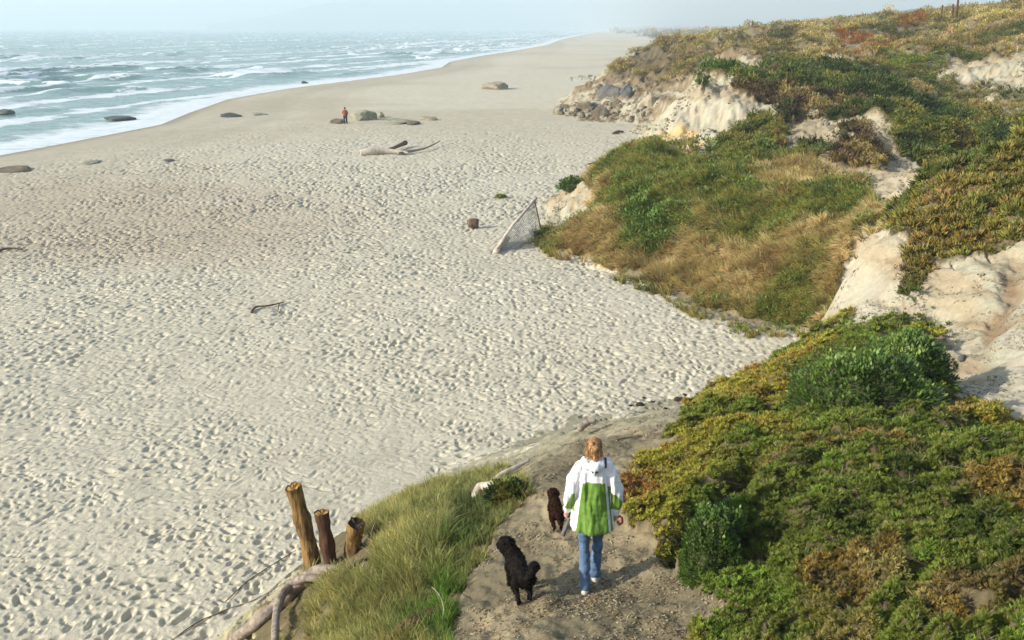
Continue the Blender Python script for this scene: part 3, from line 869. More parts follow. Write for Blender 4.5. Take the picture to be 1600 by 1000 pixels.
# --- near bank: ice plant
def near_bank():
    m = M['bank'] & isH & (GD > 4)
    gully = np.exp(-(_gd / 10) ** 2) * smooth(-20, 20, _ga) * smooth(190, 140, _ga)
    bare = (blob(PX, PY, 1520, 960, 40, 35) + blob(PX, PY, 1400, 668, 70, 10) + .8 * blob(PX, PY, 1210, 700, 40, 10) + gully * 1.3)
    bare_n = fbm(AZ * 34, LD * 34, 4, 1001, .6)
    m = m | ((RNG.random(m.shape) < .12) & (blur(M['bank'], 40) > .05) & isH & (GD < 26) & ~M['path'])
    m = m & ((bare_n + .9 * bare) < .74)
    n = 85000
    x, y, z, nn, j, i = sample(m, n)
    px, py = PX[j, i], PY[j, i]; d = np.hypot(x, y)
    t1 = fbm(x / 1.0 + 5, y / 1.0, 4, 1011); t2 = fbm(x / .45, y / .45, 3, 1013); t3 = fbm(x / 2.4, y / 2.4, 3, 1017)
    leftw = smooth(1330, 1080, px + (py - 700) * .35)
    green = palette(.5 + t2 * 1.2, [DG, MG, MG, BG])
    warm = palette(.5 + t1 * 1.3, [MG, YG, OL, YG, YG, OL, RU]) * 1.15
    brown = palette(.5 + t2 * 1.2, [BR, RU, TA, BR])
    gmask = smooth(-.18, .10, t3 + .25 * blob(px, py, 1250, 850, 200, 220) + .3 * blob(px, py, 1500, 720, 150, 70) - .42 * leftw
                   + 1.1 * blob(px, py, 1370, 585, 75, 60) + 1.0 * blob(px, py, 1108, 860, 36, 75) + .25 * blob(px, py, 1450, 780, 200, 80))
    tint = warm * (1 - gmask[:, None]) + green * gmask[:, None]
    bm = .6 * smooth(.24, .45, t1 + .1 - .5 * (blob(px, py, 1370, 585, 85, 70) + blob(px, py, 1108, 860, 40, 80)) - .12 * leftw + .35 * blob(px, py, 1450, 650, 120, 30) + .3 * blob(px, py, 1500, 930, 60, 60))
    tint = tint * (1 - bm[:, None]) + brown * bm[:, None]
    bright = blob(px, py, 1370, 590, 80, 60) + blob(px, py, 1100, 850, 40, 80)
    tint = tint * (1 - .6 * np.clip(bright, 0, 1)[:, None]) + np.array(BG) * .6 * np.clip(bright, 0, 1)[:, None]
    tint *= RNG.uniform(.85, 1.55, (n, 1)) * np.array((1.12, 1.06, .8))
    scl = (.016 + .0033 * d) * RNG.uniform(.55, 1.35, n)
    lift = RNG.uniform(-.2, 1.5, n) * scl
    rng = random.Random(3)
    cl = [ice_clump(rng, 34, .1) for _ in range(3)] + [leafy_clump(rng, 60) for _ in range(2)] + [twig_clump(rng)]
    dead = RNG.random(n) < .012 + .05 * bm
    tint[dead] = np.array((.30, .23, .15)) * RNG.uniform(.6, 1.2, (dead.sum(), 1)); scl[dead] *= 1.7; pick0 = dead
    pick = np.where(RNG.random(n) < .22 + .5 * np.clip(bright, 0, 1), RNG.integers(3, 5, n), RNG.integers(0, 3, n))
    pick[pick0] = 5
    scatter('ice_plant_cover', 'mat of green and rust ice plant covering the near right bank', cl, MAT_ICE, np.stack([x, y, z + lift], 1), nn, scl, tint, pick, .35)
near_bank()

def top_cover():
    m = (M['top2'] | M['hang2'] | (behind & (GY < 40) & (AZ < .8) & (GX > 12))) & isH
    n = 9000
    x, y, z, nn, j, i = sample(m, n); px, py = PX[j, i], PY[j, i]; d = np.hypot(x, y)
    t1 = fbm(x / 2, y / 2, 4, 1111); t2 = fbm(x / .9, y / .9, 3, 1113)
    tint = palette(.5 + t1 * 1.3, [MG, MG, YG, OL, MG, YG, OL]) * RNG.uniform(.7, 1.3, (n, 1))
    low = smooth(.12, .4, t2 + .15 * smooth(330, 400, py))
    tint = tint * (1 - low[:, None] * .7) + palette(.5 + t1, [BR, OL, TA]) * low[:, None] * .7
    scl = (.03 + .0062 * d) * RNG.uniform(.6, 1.3, n)
    rng = random.Random(5)
    cl = [ice_clump(rng, 30, .25) for _ in range(3)] + [leafy_clump(rng, 60)]
    scatter('ice_plant_cover', 'ice plant crown hanging over the pale sand face at right', cl, MAT_ICE, np.stack([x, y, z + RNG.uniform(-.3, 1.0, n) * scl], 1), nn, scl, tint, None, .35)
top_cover()

STR = (.58, .50, .24); GBR = (.38, .315, .12); RB = (.27, .195, .075); OG = (.29, .29, .065)
def hanging():
    m = M['slope3'] & isH
    m = (m | ((RNG.random(m.shape) < .10) & (blur(M['slope3'], 60) > .04) & ~M['slope3'] & (GD < 60)))
    n = 15000
    x, y, z, nn, j, i = sample(m, n); px, py = PX[j, i], PY[j, i]; d = np.hypot(x, y)
    t1 = fbm(x / 3.2, y / 3.2, 4, 1211); t2 = fbm(x / 1.1, y / 1.1, 3, 1213)
    g = smooth(-.26, .16, t1 + .5 * blob(px, py, 1050, 245, 110, 30) + .9 * blob(px, py, 1010, 350, 38, 38) + .35 * blob(px, py, 1120, 300, 130, 40) - .45 * blob(px, py, 1180, 430, 150, 70)
               - .5 * blob(px, py, 930, 320, 35, 60) - .3 * blob(px, py, 1250, 300, 60, 50) + .3 * blob(px, py, 1320, 340, 60, 40))
    tint = palette(.5 + t2 * 1.3, [RB, GBR, GBR, STR]) * (1 - g[:, None]) + palette(.5 + t2 * 1.3, [MG, OG, YG, OG]) * g[:, None]
    tint *= RNG.uniform(.7, 1.3, (n, 1))
    scl = (.010 * d) * RNG.uniform(.7, 1.5, n)
    rng = random.Random(8)
    cl = [grass_tuft(rng, 26, (-.45, -.25), .5, .034, .35) for _ in range(4)]
    green = RNG.random(n) < blob(px, py, 1010, 350, 34, 34) * .9 + .12 * g
    cl += [leafy_clump(rng, 60)]
    pick = np.where(green, 4, RNG.integers(0, 4, n))
    tint[green] = np.array(BG) * RNG.uniform(.6, 1.2, (green.sum(), 1))
    spin = RNG.normal(0, .9, n)
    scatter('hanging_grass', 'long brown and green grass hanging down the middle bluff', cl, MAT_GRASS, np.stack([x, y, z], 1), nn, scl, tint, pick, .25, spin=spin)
hanging()

def bluff_scrub():
    m = (M['tuft4'] | M['mid4'] | M['spots4'] | M['top4'] | M['under4']) & isH
    n = 15000
    x, y, z, nn, j, i = sample(m, n); px, py = PX[j, i], PY[j, i]; d = np.hypot(x, y)
    t1 = fbm(x / 4, y / 4, 4, 1311); t2 = fbm(x / 1.5, y / 1.5, 3, 1313)
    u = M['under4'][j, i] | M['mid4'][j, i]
    tint = palette(.5 + t1 * 1.4, [DG, DG, MG, MG, YG, OL])  # dark plants; the deep greens also carry the shade of the ridge top
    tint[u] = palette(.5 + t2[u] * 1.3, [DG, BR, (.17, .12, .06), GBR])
    tf = M['tuft4'][j, i]; tint[tf] = palette(.5 + t2[tf] * 1.3, [MG, YG, OL, RU])
    edge = blob(px, py, 1120, 115, 60, 18)
    tint = tint * (1 - edge[:, None]) + np.array((.10, .17, .03)) * edge[:, None]
    tint *= RNG.uniform(.65, 1.3, (n, 1))
    scl = (.0068 * d) * RNG.uniform(.6, 1.4, n)
    rng = random.Random(18)
    cl = [leafy_clump(rng, 60), ice_clump(rng, 26, .2), leafy_clump(rng, 70), grass_tuft(rng, 26, (-.3, -.2), .6, .03, .3)]
    scatter('dune_scrub', 'green and brown scrub, tinted darker for shade, over the bluff top', cl, MAT_GRASS, np.stack([x, y, z + RNG.uniform(-.2, .6, n) * scl], 1), nn, scl, tint, None, .4)
bluff_scrub()

def plateau_scrub():
    m = (M['plateau'] | M['point'] | (behind & (GY > 60) & (GD < 420) & (AZ < .7)) | ((GD > 60) & (GH > .8) & (GX > 60) & (AZ < .7))) & isH & (veg > 0) & (GS > 35) & (GD < 900)
    hole = fbm(GX / 6, GY / 9, 4, 1401)
    m = m & (hole < .27)
    n = 60000
    x, y, z, nn, j, i = sample(m, n); px, py = PX[j, i], PY[j, i]; d = np.hypot(x, y)
    t1 = fbm(x / 10, y / 14, 4, 1411); t2 = fbm(x / 3, y / 4, 3, 1413)
    tint = palette(.5 + t1 * 1.3, [MG, OL, (.32, .26, .13), GBR, OG, STR, OL, (.13, .14, .05)])
    gg = M['pgreen'][j, i]; tint[gg] = np.array((.16, .24, .035))
    rr = M['prust'][j, i] | ((px > 1405) & (px < 1445) & (py > 30) & (py < 50)); tint[rr] = palette(.5 + t2[rr] * 1.2, [RU, (.30, .12, .03), OL])
    ptm = M['point'][j, i]; tint[ptm] = palette(.5 + t2[ptm] * 1.3, [BR, GBR, OG, TA])
    tint *= RNG.uniform(.6, 1.35, (n, 1))
    scl = (.0052 * d) * RNG.uniform(.5, 1.4, n)
    rng = random.Random(28)
    cl = [leafy_clump(rng, 60), leafy_clump(rng, 70), grass_tuft(rng, 26, (-.3, -.2), .7, .035, .5), grass_tuft(rng, 26, (-.2, -.1), .6, .035, .5)]
    scatter('dune_scrub', 'olive and straw coloured scrub on the far plateau', cl, MAT_GRASS, np.stack([x, y, z + RNG.uniform(-.2, .4, n) * scl], 1), nn, scl, tint, None, .6)
plateau_scrub()

def beach_grass():
    m = M['gbank'] & isH & (GD > 4) & (PY > 735) & ~((PX < 372) & (PY > 870)) & ((PX > 548) | (PY > 905)) & (GZ > .35) & ~((PX > 528) & (PX < 585) & (PY > 835) & (PY < 905))
    dens = fbm(AZ * 30, LD * 30, 3, 1501)
    m = m & (dens < .3)
    n = 9500
    x, y, z, nn, j, i = sample(m, n); px, py = PX[j, i], PY[j, i]; d = np.hypot(x, y)
    keep = RNG.random(n) < np.where((px < 540), smooth(440, 540, px) * .6 + .22, 1)
    x, y, z, nn, px, py, d = x[keep], y[keep], z[keep], nn[keep], px[keep], py[keep], d[keep]; n = len(x)
    t1 = fbm(x / .8, y / .8, 3, 1511)
    gr = np.clip(smooth(-.05, .3, t1 - .1) * .6 + blob(px, py, 735, 810, 55, 50) + 1.2 * blob(px, py, 700, 960, 40, 60) + .5 * blob(px, py, 600, 950, 80, 60), 0, 1)
    tint = palette(.5 + t1 * 1.2, [(.38, .37, .13), (.27, .30, .09), (.50, .45, .19)]) * (1 - gr[:, None]) + palette(.5 + t1, [DG, MG, (.10, .17, .03)]) * gr[:, None]
    br = np.clip(blob(px, py, 705, 965, 32, 55), 0, 1)[:, None]
    tint = tint * (1 - br) + np.array((.12, .25, .03)) * br
    tint *= RNG.uniform(.7, 1.25, (n, 1))
    L = np.where(px > 700, .16, np.where(px < 480, .12, .26)) * RNG.uniform(.6, 1.2, n) * np.where(py > 930, .75, 1)
    rng = random.Random(38)
    cl = [grass_tuft(rng, 22, (-.2, .05), .55, .020, .45) for _ in range(5)] + [grass_tuft(rng, 16, (0, 0), .9, .035, .1) for _ in range(2)]
    broad = RNG.random(n) < .75 * blob(px, py, 735, 810, 60, 60) + .25
    pick = np.where(broad, RNG.integers(5, 7, n), RNG.integers(0, 5, n))
    spin = RNG.uniform(0, 6.28, n)
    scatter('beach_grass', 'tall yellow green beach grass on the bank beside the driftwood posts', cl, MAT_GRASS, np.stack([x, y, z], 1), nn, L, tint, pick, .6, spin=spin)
beach_grass()
# ------------------------------------------------------------------ solid things: closed tubes and lumps melted into one skin
def tube_geo(pts, rad, seg=12, flat=1.0, cap=True, jitter=0.0, rng=None, groove=0.0):
    """closed tapered tube through pts; returns verts, faces (tris and quads)"""
    pts = [Vector(p) for p in pts]; n = len(pts)
    V = []; F = []
    prev = None
    for i, p in enumerate(pts):
        t = (pts[min(i + 1, n - 1)] - pts[max(i - 1, 0)]).normalized()
        if prev is None:
            a = t.cross(Vector((0, 0, 1)));
            if a.length < .2: a = t.cross(Vector((0, 1, 0)))
        else:
            a = prev - t * prev.dot(t)
        a.normalize(); prev = a; b = t.cross(a)
        for k in range(seg):
            th = 2 * math.pi * k / seg
            r = rad[i]
            if jitter and rng: r *= 1 + rng.uniform(-jitter, jitter)
            if groove: r *= 1 - groove * (0.5 + 0.5 * math.sin(k * 2.4 + 1.7 * math.sin(i * .35 + k)))
            V.append(p + a * math.cos(th) * r + b * math.sin(th) * r * flat)
    for i in range(n - 1):
        for k in range(seg):
            k2 = (k + 1) % seg
            F.append((i * seg + k, i * seg + k2, (i + 1) * seg + k2, (i + 1) * seg + k))
    if cap:
        V.append(pts[0].copy()); V.append(pts[-1].copy())
        for k in range(seg):
            k2 = (k + 1) % seg
            F.append((n * seg, k2, k)); F.append((n * seg + 1, (n - 1) * seg + k, (n - 1) * seg + k2))
    return V, F

def round_tube(pts, rad, seg=12, flat=1.0):
    """tube with rounded ends"""
    pts = [Vector(p) for p in pts]
    d0 = (pts[0] - pts[1]).normalized(); d1 = (pts[-1] - pts[-2]).normalized()
    P_ = []; R_ = []
    for f in (1, .8, .45): P_.append(pts[0] + d0 * rad[0] * f * .9); R_.append(rad[0] * math.sqrt(max(0.02, 1 - f * f)))
    P_ += pts; R_ += list(rad)
    for f in (.45, .8, 1): P_.append(pts[-1] + d1 * rad[-1] * f * .9); R_.append(rad[-1] * math.sqrt(max(0.02, 1 - f * f)))
    return tube_geo(P_, R_, seg, flat)

def ell_geo(c, r, seg=14, rings=9, rot=None):
    V = []; F = []
    for i in range(1, rings):
        ph = math.pi * i / rings
        for k in range(seg):
            th = 2 * math.pi * k / seg
            v = Vector((r[0] * math.sin(ph) * math.cos(th), r[1] * math.sin(ph) * math.sin(th), r[2] * math.cos(ph)))
            if rot: v.rotate(rot)
            V.append(Vector(c) + v)
    for i in range(rings - 2):
        for k in range(seg):
            k2 = (k + 1) % seg
            F.append((i * seg + k, (i + 1) * seg + k, (i + 1) * seg + k2, i * seg + k2))
    top = Vector((0, 0, r[2])); bot = Vector((0, 0, -r[2]))
    if rot: top.rotate(rot); bot.rotate(rot)
    V.append(Vector(c) + top); V.append(Vector(c) + bot); n = len(V)
    for k in range(seg):
        k2 = (k + 1) % seg
        F.append((n - 2, k, k2)); F.append((n - 1, (rings - 2) * seg + k2, (rings - 2) * seg + k))
    return V, F

def join_geo(parts):
    V = []; F = []
    for v, f in parts:
        o = len(V); V += list(v); F += [tuple(i + o for i in q) for q in f]
    return V, F

def melt(name, parts, voxel, it=6, mat=None, parent=None, post=None):
    """parts -> one continuous voxel-remeshed skin"""
    V, F = join_geo(parts)
    tmp = mesh_obj('tmp', V, F)
    r = tmp.modifiers.new('r', 'REMESH'); r.mode = 'VOXEL'; r.voxel_size = voxel
    s = tmp.modifiers.new('s', 'SMOOTH'); s.factor = .5; s.iterations = it
    dg = bpy.context.evaluated_depsgraph_get()
    me = bpy.data.meshes.new_from_object(tmp.evaluated_get(dg))
    bpy.data.objects.remove(tmp)
    me.name = name
    if post: post(me)
    me.materials.clear()
    for m in (mat if isinstance(mat, list) else [mat]): me.materials.append(m)
    me.polygons.foreach_set('use_smooth', [True] * len(me.polygons))
    me.update()
    o = bpy.data.objects.new(name, me); COL.objects.link(o)
    if parent: o.parent = parent
    return o

def simple_mat(name, c, rough=.8, c2=None, scale=8, stretch=(1, 1, 1), spec=.3, bump=.3, dist=.01, lo=.35, hi=.65):
    m, nt, b = node_mat(name)
    b.inputs['Roughness'].default_value = rough; b.inputs['Specular IOR Level'].default_value = spec
    tc = nt.nodes.new('ShaderNodeTexCoord'); mp = nt.nodes.new('ShaderNodeMapping'); mp.inputs['Scale'].default_value = stretch
    no = nt.nodes.new('ShaderNodeTexNoise'); no.inputs['Scale'].default_value = scale; no.inputs['Detail'].default_value = 6; no.inputs['Roughness'].default_value = .65
    nt.links.new(tc.outputs['Object'], mp.inputs[0]); nt.links.new(mp.outputs[0], no.inputs['Vector'])
    mr = nt.nodes.new('ShaderNodeMapRange'); mr.inputs[1].default_value = lo; mr.inputs[2].default_value = hi
    nt.links.new(no.outputs[0], mr.inputs[0])
    mx = nt.nodes.new('ShaderNodeMix'); mx.data_type = 'RGBA'; nt.links.new(mr.outputs[0], mx.inputs[0])
    c2 = c2 or tuple(x * .75 for x in c)
    mx.inputs[6].default_value = (*c, 1); mx.inputs[7].default_value = (*c2, 1)
    nt.links.new(mx.outputs[2], b.inputs['Base Color'])
    bp = nt.nodes.new('ShaderNodeBump'); bp.inputs['Strength'].default_value = bump; bp.inputs['Distance'].default_value = dist
    nt.links.new(no.outputs[0], bp.inputs['Height']); nt.links.new(bp.outputs[0], b.inputs['Normal'])
    return m

M_OCHRE = simple_mat('ochre_bark', (.27, .165, .055), .9, (.07, .038, .02), 22, (1, 1, .14), bump=1, dist=.03, lo=.42, hi=.62)
M_DARKW = simple_mat('dark_weathered_wood', (.13, .06, .03), .9, (.035, .018, .012), 22, (1, 1, .14), bump=.9, dist=.02)
M_GREYW = simple_mat('grey_driftwood', (.36, .30, .25), .85, (.13, .10, .085), 9, (1, 1, 1), bump=.6, dist=.015)
M_PALEW = simple_mat('bleached_driftwood', (.62, .56, .48), .85, (.34, .28, .22), 9, (1, 1, 1), bump=.5, dist=.015)
M_BROWNW = simple_mat('brown_driftwood', (.20, .14, .09), .9, (.06, .04, .028), 9, (1, 1, 1), bump=.7, dist=.015)
M_CUT = simple_mat('cut_wood_end', (.07, .045, .03), .95, (.025, .016, .012), 30, bump=.6)
M_ROCK = simple_mat('brown_rock', (.20, .16, .11), .9, (.075, .06, .045), 1.6, bump=.8, dist=.12)
M_ROCKP = simple_mat('pale_rock', (.38, .33, .25), .9, (.22, .18, .13), 1.3, bump=.8, dist=.12)
M_ROCKB = simple_mat('blue_grey_rock', (.085, .095, .11), .85, (.16, .15, .14), 1.0, bump=.7, dist=.12)
M_WETR = simple_mat('wet_black_rock', (.05, .06, .055), .45, (.07, .075, .06), 2.0, bump=.6, dist=.1)
M_MOSS = simple_mat('mossy_rock', (.34, .32, .24), .9, (.17, .17, .12), 1.4, bump=.8, dist=.12)

# --- posts
def post(foot, top, r0, r1, mat, label, seed, cutmat, tilt=0.0):
    rng = random.Random(seed)
    f = Vector(foot); ax = Vector(top) - f; L = ax.length
    root = empty('driftwood_post', f)
    rot = ax.to_track_quat('Z', 'Y')
    n = 26; pts = []; rad = []
    for i in range(n):
        t = i / (n - 1)
        pts.append(Vector((.012 * math.sin(t * 7 + seed), .012 * math.cos(t * 5 + seed), -.35 + (L + .35) * t)))
        rad.append((r0 + (r1 - r0) * t) * (1 + .07 * math.sin(t * 19 + seed) + rng.uniform(-.03, .03)))
    V, F = tube_geo(pts, rad, 22, jitter=.05, rng=rng, groove=.14, cap=False)
    seg = 22
    for k in range(seg):                       # ragged upper rim
        V[(n - 1) * seg + k] += Vector((0, 0, rng.uniform(-.018, .018) + tilt * math.cos(6.283 * k / seg)))
    for v in V: v.rotate(rot)
    o = mesh_obj('shaft', V, F, mat, root, True)
    rim = [V[(n - 1) * seg + k] * .985 for k in range(seg)]
    c = sum(rim, Vector()) / seg
    ring = [c + (p - c) * .5 + ax.normalized() * rng.uniform(-.03, .012) for p in rim]
    VV = rim + ring + [c - ax.normalized() * .03]
    FF = [(k, (k + 1) % seg, seg + (k + 1) % seg, seg + k) for k in range(seg)] + [(seg + k, seg + (k + 1) % seg, 2 * seg) for k in range(seg)]
    mesh_obj('cut_end', VV, FF, cutmat, root)
    tag(root, label, 'post', 'driftwood posts at the edge of the bank')
    return root

def bank_pt(px, py, Y):
    x, y, z = at_y(px, py, Y)
    return x, y
def foot_at(px, py, y0=5, y1=60):
    h = hit(px, py, y0, y1); return h
p1 = foot_at(492, 892, 8); p2 = foot_at(520, 896, 8); p3 = foot_at(548, 893, 8)
YP = 0.5 * (p1.y + p3.y)
M_OCHTOP = simple_mat('ochre_rotten_wood', (.36, .24, .08), .95, (.22, .11, .03), 14, bump=.7)
post(at_y(494, 893, YP + .1), at_y(458, 760, YP + .25), .135, .128, M_OCHRE, 'tallest ochre driftwood post leaning left at the left end of the three', 1, M_OCHTOP, .03)
post(at_y(520, 900, YP - .15), at_y(502, 800, YP - .05), .115, .108, M_DARKW, 'dark brown driftwood post standing between the tall ochre post and the short one', 2, M_OCHTOP, .02)
post(at_y(545, 897, YP + .1), at_y(557, 816, YP - .2), .125, .128, M_OCHRE, 'short thick driftwood post with a dark round cut end facing the viewer', 3, M_CUT)

def log(name, label, cat, pts, rad, mat, seed=0, seg=14, groove=.12, group=None, ends=True, parts=()):
    """pts are world points; the thing's origin sits at the first"""
    rng = random.Random(seed)
    o0 = Vector(pts[0]); P0 = [Vector(p) - o0 for p in pts]
    # resample with a Catmull curve
    Q = []; Rr = []
    n = len(P0)
    for i in range(n - 1):
        a, b, c, d = P0[max(i - 1, 0)], P0[i], P0[i + 1], P0[min(i + 2, n - 1)]
        st = 6
        for s in range(st):
            t = s / st
            Q.append(.5 * ((2 * b) + (c - a) * t + (2 * a - 5 * b + 4 * c - d) * t * t + (3 * b - a - 3 * c + d) * t ** 3))
            Rr.append((rad[i] * (1 - t) + rad[i + 1] * t) * (1 + rng.uniform(-.08, .08)))
    Q.append(P0[-1]); Rr.append(rad[-1])
    V, F = tube_geo(Q, Rr, seg, jitter=.05, rng=rng, groove=groove)
    if not parts:
        o = mesh_obj(name, V, F, mat, None, True); o.location = o0
        tag(o, label, cat, group); return o
    root = empty(name, o0)
    mesh_obj('trunk', V, F, mat, root, True)
    for pp, rr, mm in parts:
        V, F = tube_geo([Vector(p) - o0 for p in pp], rr, 10, jitter=.08, rng=rng, groove=.1)
        mesh_obj('branch', V, F, mm, root, True)
    tag(root, label, cat, group)
    return root

def on(px, py, lift=0.0, y0=5, y1=1500):
    h = hit(px, py, y0, y1); return Vector((h.x, h.y, h.z + lift))

# big curved log and pale branch at the lower left of the bank
log('driftwood_log', 'long weathered grey brown log running down left from the foot of the three posts', 'log',
    [on(528, 902, .10), on(500, 905, .16), on(470, 925, .16), on(440, 952, .14), on(400, 985, .12), on(360, 1015, .1), on(330, 1045, .08)],
    [.07, .085, .10, .10, .095, .085, .07], M_GREYW, 4, 18)
log('driftwood_branch', 'pale curved branch bending down over the long grey log', 'branch',
    [on(505, 912, .06), on(482, 922, .20), on(458, 938, .28), on(441, 960, .28), on(434, 985, .26), on(432, 1020, .20)],
    [.045, .06, .07, .07, .06, .055], M_GREYW, 5, 14)
log('driftwood_branch', 'small broken tan stick lying against the dark middle post', 'branch',
    [on(575, 885, .12), on(552, 900, .15), on(530, 918, .12)], [.03, .035, .03], M_BROWNW, 6, 10)
log('driftwood_log', 'dark rotting log half hidden in the grass at the bottom of the bank', 'log',
    [on(600, 1020, .0), on(640, 985, .03), on(672, 972, .04), on(704, 952, .0)], [.09, .10, .10, .07], M_DARKW, 7, 14)
log('twig', 'thin white forked twig beside the dark rotting log', 'twig',
    [on(684, 1000, .05), on(694, 975, .14), on(688, 962, .22), on(676, 955, .28)], [.008, .007, .006, .004], M_GREYW, 8, 6, 0)
log('twig', 'dark upright twig beside the short round ended post', 'twig',
    [on(582, 868, 0), on(581, 862, .16), on(584, 858, .32), on(589, 856, .40)], [.014, .012, .012, .008], M_BROWNW, 9, 6, 0)
for k, (a, lab) in enumerate([
        ([(352, 942), (385, 912), (420, 888), (462, 862)], 'thin dark root lying highest on the sand left of the posts'),
        ([(300, 985), (345, 958), (400, 938), (455, 905)], 'long pale brown root at the edge of the sandy slope left of the posts'),
        ([(262, 1008), (300, 980), (330, 965), (352, 958)], 'thin root at the bottom edge of the sand left of the long log')]):
    log('root', lab, 'root', [on(px, py, .015) for px, py in a], [.009, .012, .010, .006], M_BROWNW if k != 1 else M_GREYW, 20 + k, 6, 0)
# pale pieces beside the path
log('driftwood_chunk', 'knobbly white driftwood chunk at the left edge of the path', 'driftwood',
    [on(741, 782, .04), on(750, 773, .08), on(762, 768, .08), on(774, 764, .05)], [.05, .085, .08, .045], M_PALEW, 31, 12, .3)
log('driftwood_branch', 'straight white branch lying beyond the knobbly chunk beside the path', 'branch',
    [on(768, 762, .06), on(786, 750, .08), on(806, 737, .07), on(827, 724, .05)], [.05, .055, .04, .022], M_PALEW, 32, 10, .2)
g0 = on(905, 684, .03); g1 = on(930, 676, .03)
log('driftwood_plank', 'pale grey driftwood plank on the path crest just beyond the person', 'driftwood',
    [g0 + Vector((0, 0, .12)), (g0 + g1) / 2 + Vector((0, .1, .17)), g1 + Vector((0, 0, .2))], [.05, .075, .03], M_GREYW, 33, 8, .1)
log('root', 'long thin rusty root lying across the crest of the path', 'root',
    [on(960, 688, .01), on(1000, 683, .015), on(1035, 680, .015), on(1076, 673, .01)], [.012, .02, .02, .012], M_BROWNW, 34, 6, 0)

# --- beach pieces
def cyl_stump():
    p = on(742, 357, .28)
    root = empty('driftwood_stump', p)
    V, F = tube_geo([(-.34, -.1, 0), (-.2, -.05, .02), (0, 0, 0), (.18, .02, 0)], [.22, .24, .24, .23], 16, jitter=.06, rng=random.Random(2))
    mesh_obj('trunk', V, F, M_BROWNW, root, True)
    V, F = tube_geo([(.17, .02, 0), (.20, .022, 0)], [.215, .205], 16)
    mesh_obj('cut_end', V, F, M_CUT, root)
    tag(root, 'short brown log with a dark cut end lying on the sand left of the net', 'log')
cyl_stump()
log('driftwood_log', 'pale yellow log with a forked dark tipped branch in the middle of the beach', 'log',
    [on(563, 243, .2), on(580, 242, .3), on(605, 241, .25), on(640, 242, .12)], [.22, .36, .26, .10], M_PALEW, 41, 12, .15,
    parts=[([on(600, 241, .25), on(615, 237, .3), on(628, 232, .35), on(634, 230, .4)], [.16, .14, .17, .22], M_BROWNW)])
log('driftwood_branch', 'long thin grey branch right of the pale forked log', 'branch',
    [on(622, 243, .15), on(640, 240, .18), on(665, 236, .25), on(687, 226, .3)], [.14, .13, .09, .04], M_GREYW, 42, 8)
log('stick', 'dark crooked stick lying alone on the footprinted sand', 'stick',
    [on(393, 490, .04), on(400, 483, .08), on(420, 481, .08), on(444, 474, .05)], [.05, .045, .035, .02], M_BROWNW, 43, 7, 0,
    parts=[([on(436, 478, .06), on(434, 488, .03), on(440, 494, .02)], [.025, .02, .012], M_BROWNW)])
log('stick', 'brown stick lying at the far left of the trodden sand', 'stick',
    [on(-6, 395, .05), on(12, 391, .08), on(36, 391, .04)], [.06, .06, .03], M_BROWNW, 44, 7, 0)
log('driftwood_plank', 'pale plank end lying under the left pole of the net', 'driftwood',
    [on(775, 397, .08), on(784, 386, .16), on(792, 379, .2)], [.16, .18, .16], M_PALEW, 45, 8, .1)
log('stick', 'reddish stick on the smooth sand below the rocky point', 'stick', [on(958, 210, .1), on(966, 208, .15), on(974, 207, .08)], [.12, .14, .08], M_BROWNW, 46, 6, 0)
log('stick', 'dark stick on the sand left of the bluff with the green tuft', 'stick', [on(918, 258, .06), on(932, 256, .1), on(945, 254, .06)], [.05, .07, .05], M_BROWNW, 47, 6, 0)
log('driftwood_log', 'grey driftwood log resting on the toe of the middle bluff beside the net', 'log',
    [on(862, 366, .1), on(880, 358, .2), on(900, 352, .2), on(915, 349, .12)], [.07, .16, .16, .10], M_GREYW, 48, 9)

# --- worn net
def net():
    A = Vector(at_y(835, 313, 44.0)); B = Vector(on(765, 396)); Cc = Vector(on(850, 372)); Dm = Vector(on(800, 392))
    root = empty('beach_net', B)
    B0 = B
    def w(v): return Vector(v) - B0
    V, F = tube_geo([w(B) - Vector((0, 0, .3)), w(B * .5 + A * .5) + Vector((0, 0, .04)), w(A) + (w(A) - w(B)).normalized() * .2], [.085, .075, .06], 8)
    mesh_obj('pole', V, F, M_PALEW, root, True)
    V, F = tube_geo([w(Cc) - Vector((0, 0, .3)), w(A)], [.05, .04], 7)
    mesh_obj('pole', V, F, M_GREYW, root, True)
    parts = []
    nu, nv = 34, 22
    def s(u, v):
        top = A.lerp(B, u); bot = Cc.lerp(Dm, u ** .8)
        p = top.lerp(bot, v)
        p = p + Vector((0, .25 * math.sin(u * 9 + v * 3), -.22 * math.sin(math.pi * v) * (1 - u * .4)))
        return p - B0
    for i in range(nu + 1):
        parts.append(tube_geo([s(i / nu, j / 10) for j in range(11)], [.013] * 11, 3, cap=False))
    for j in range(nv + 1):
        parts.append(tube_geo([s(i / 14, j / nv) for i in range(15)], [.013] * 15, 3, cap=False))
    V, F = join_geo(parts)
    m = simple_mat('faded_netting', (.42, .43, .45), .8, (.30, .31, .34), 3)
    mesh_obj('netting', V, F, m, root)
    tag(root, 'torn grey net hung from a slanting pale pole on the sand beside the middle bluff', 'net')
net()

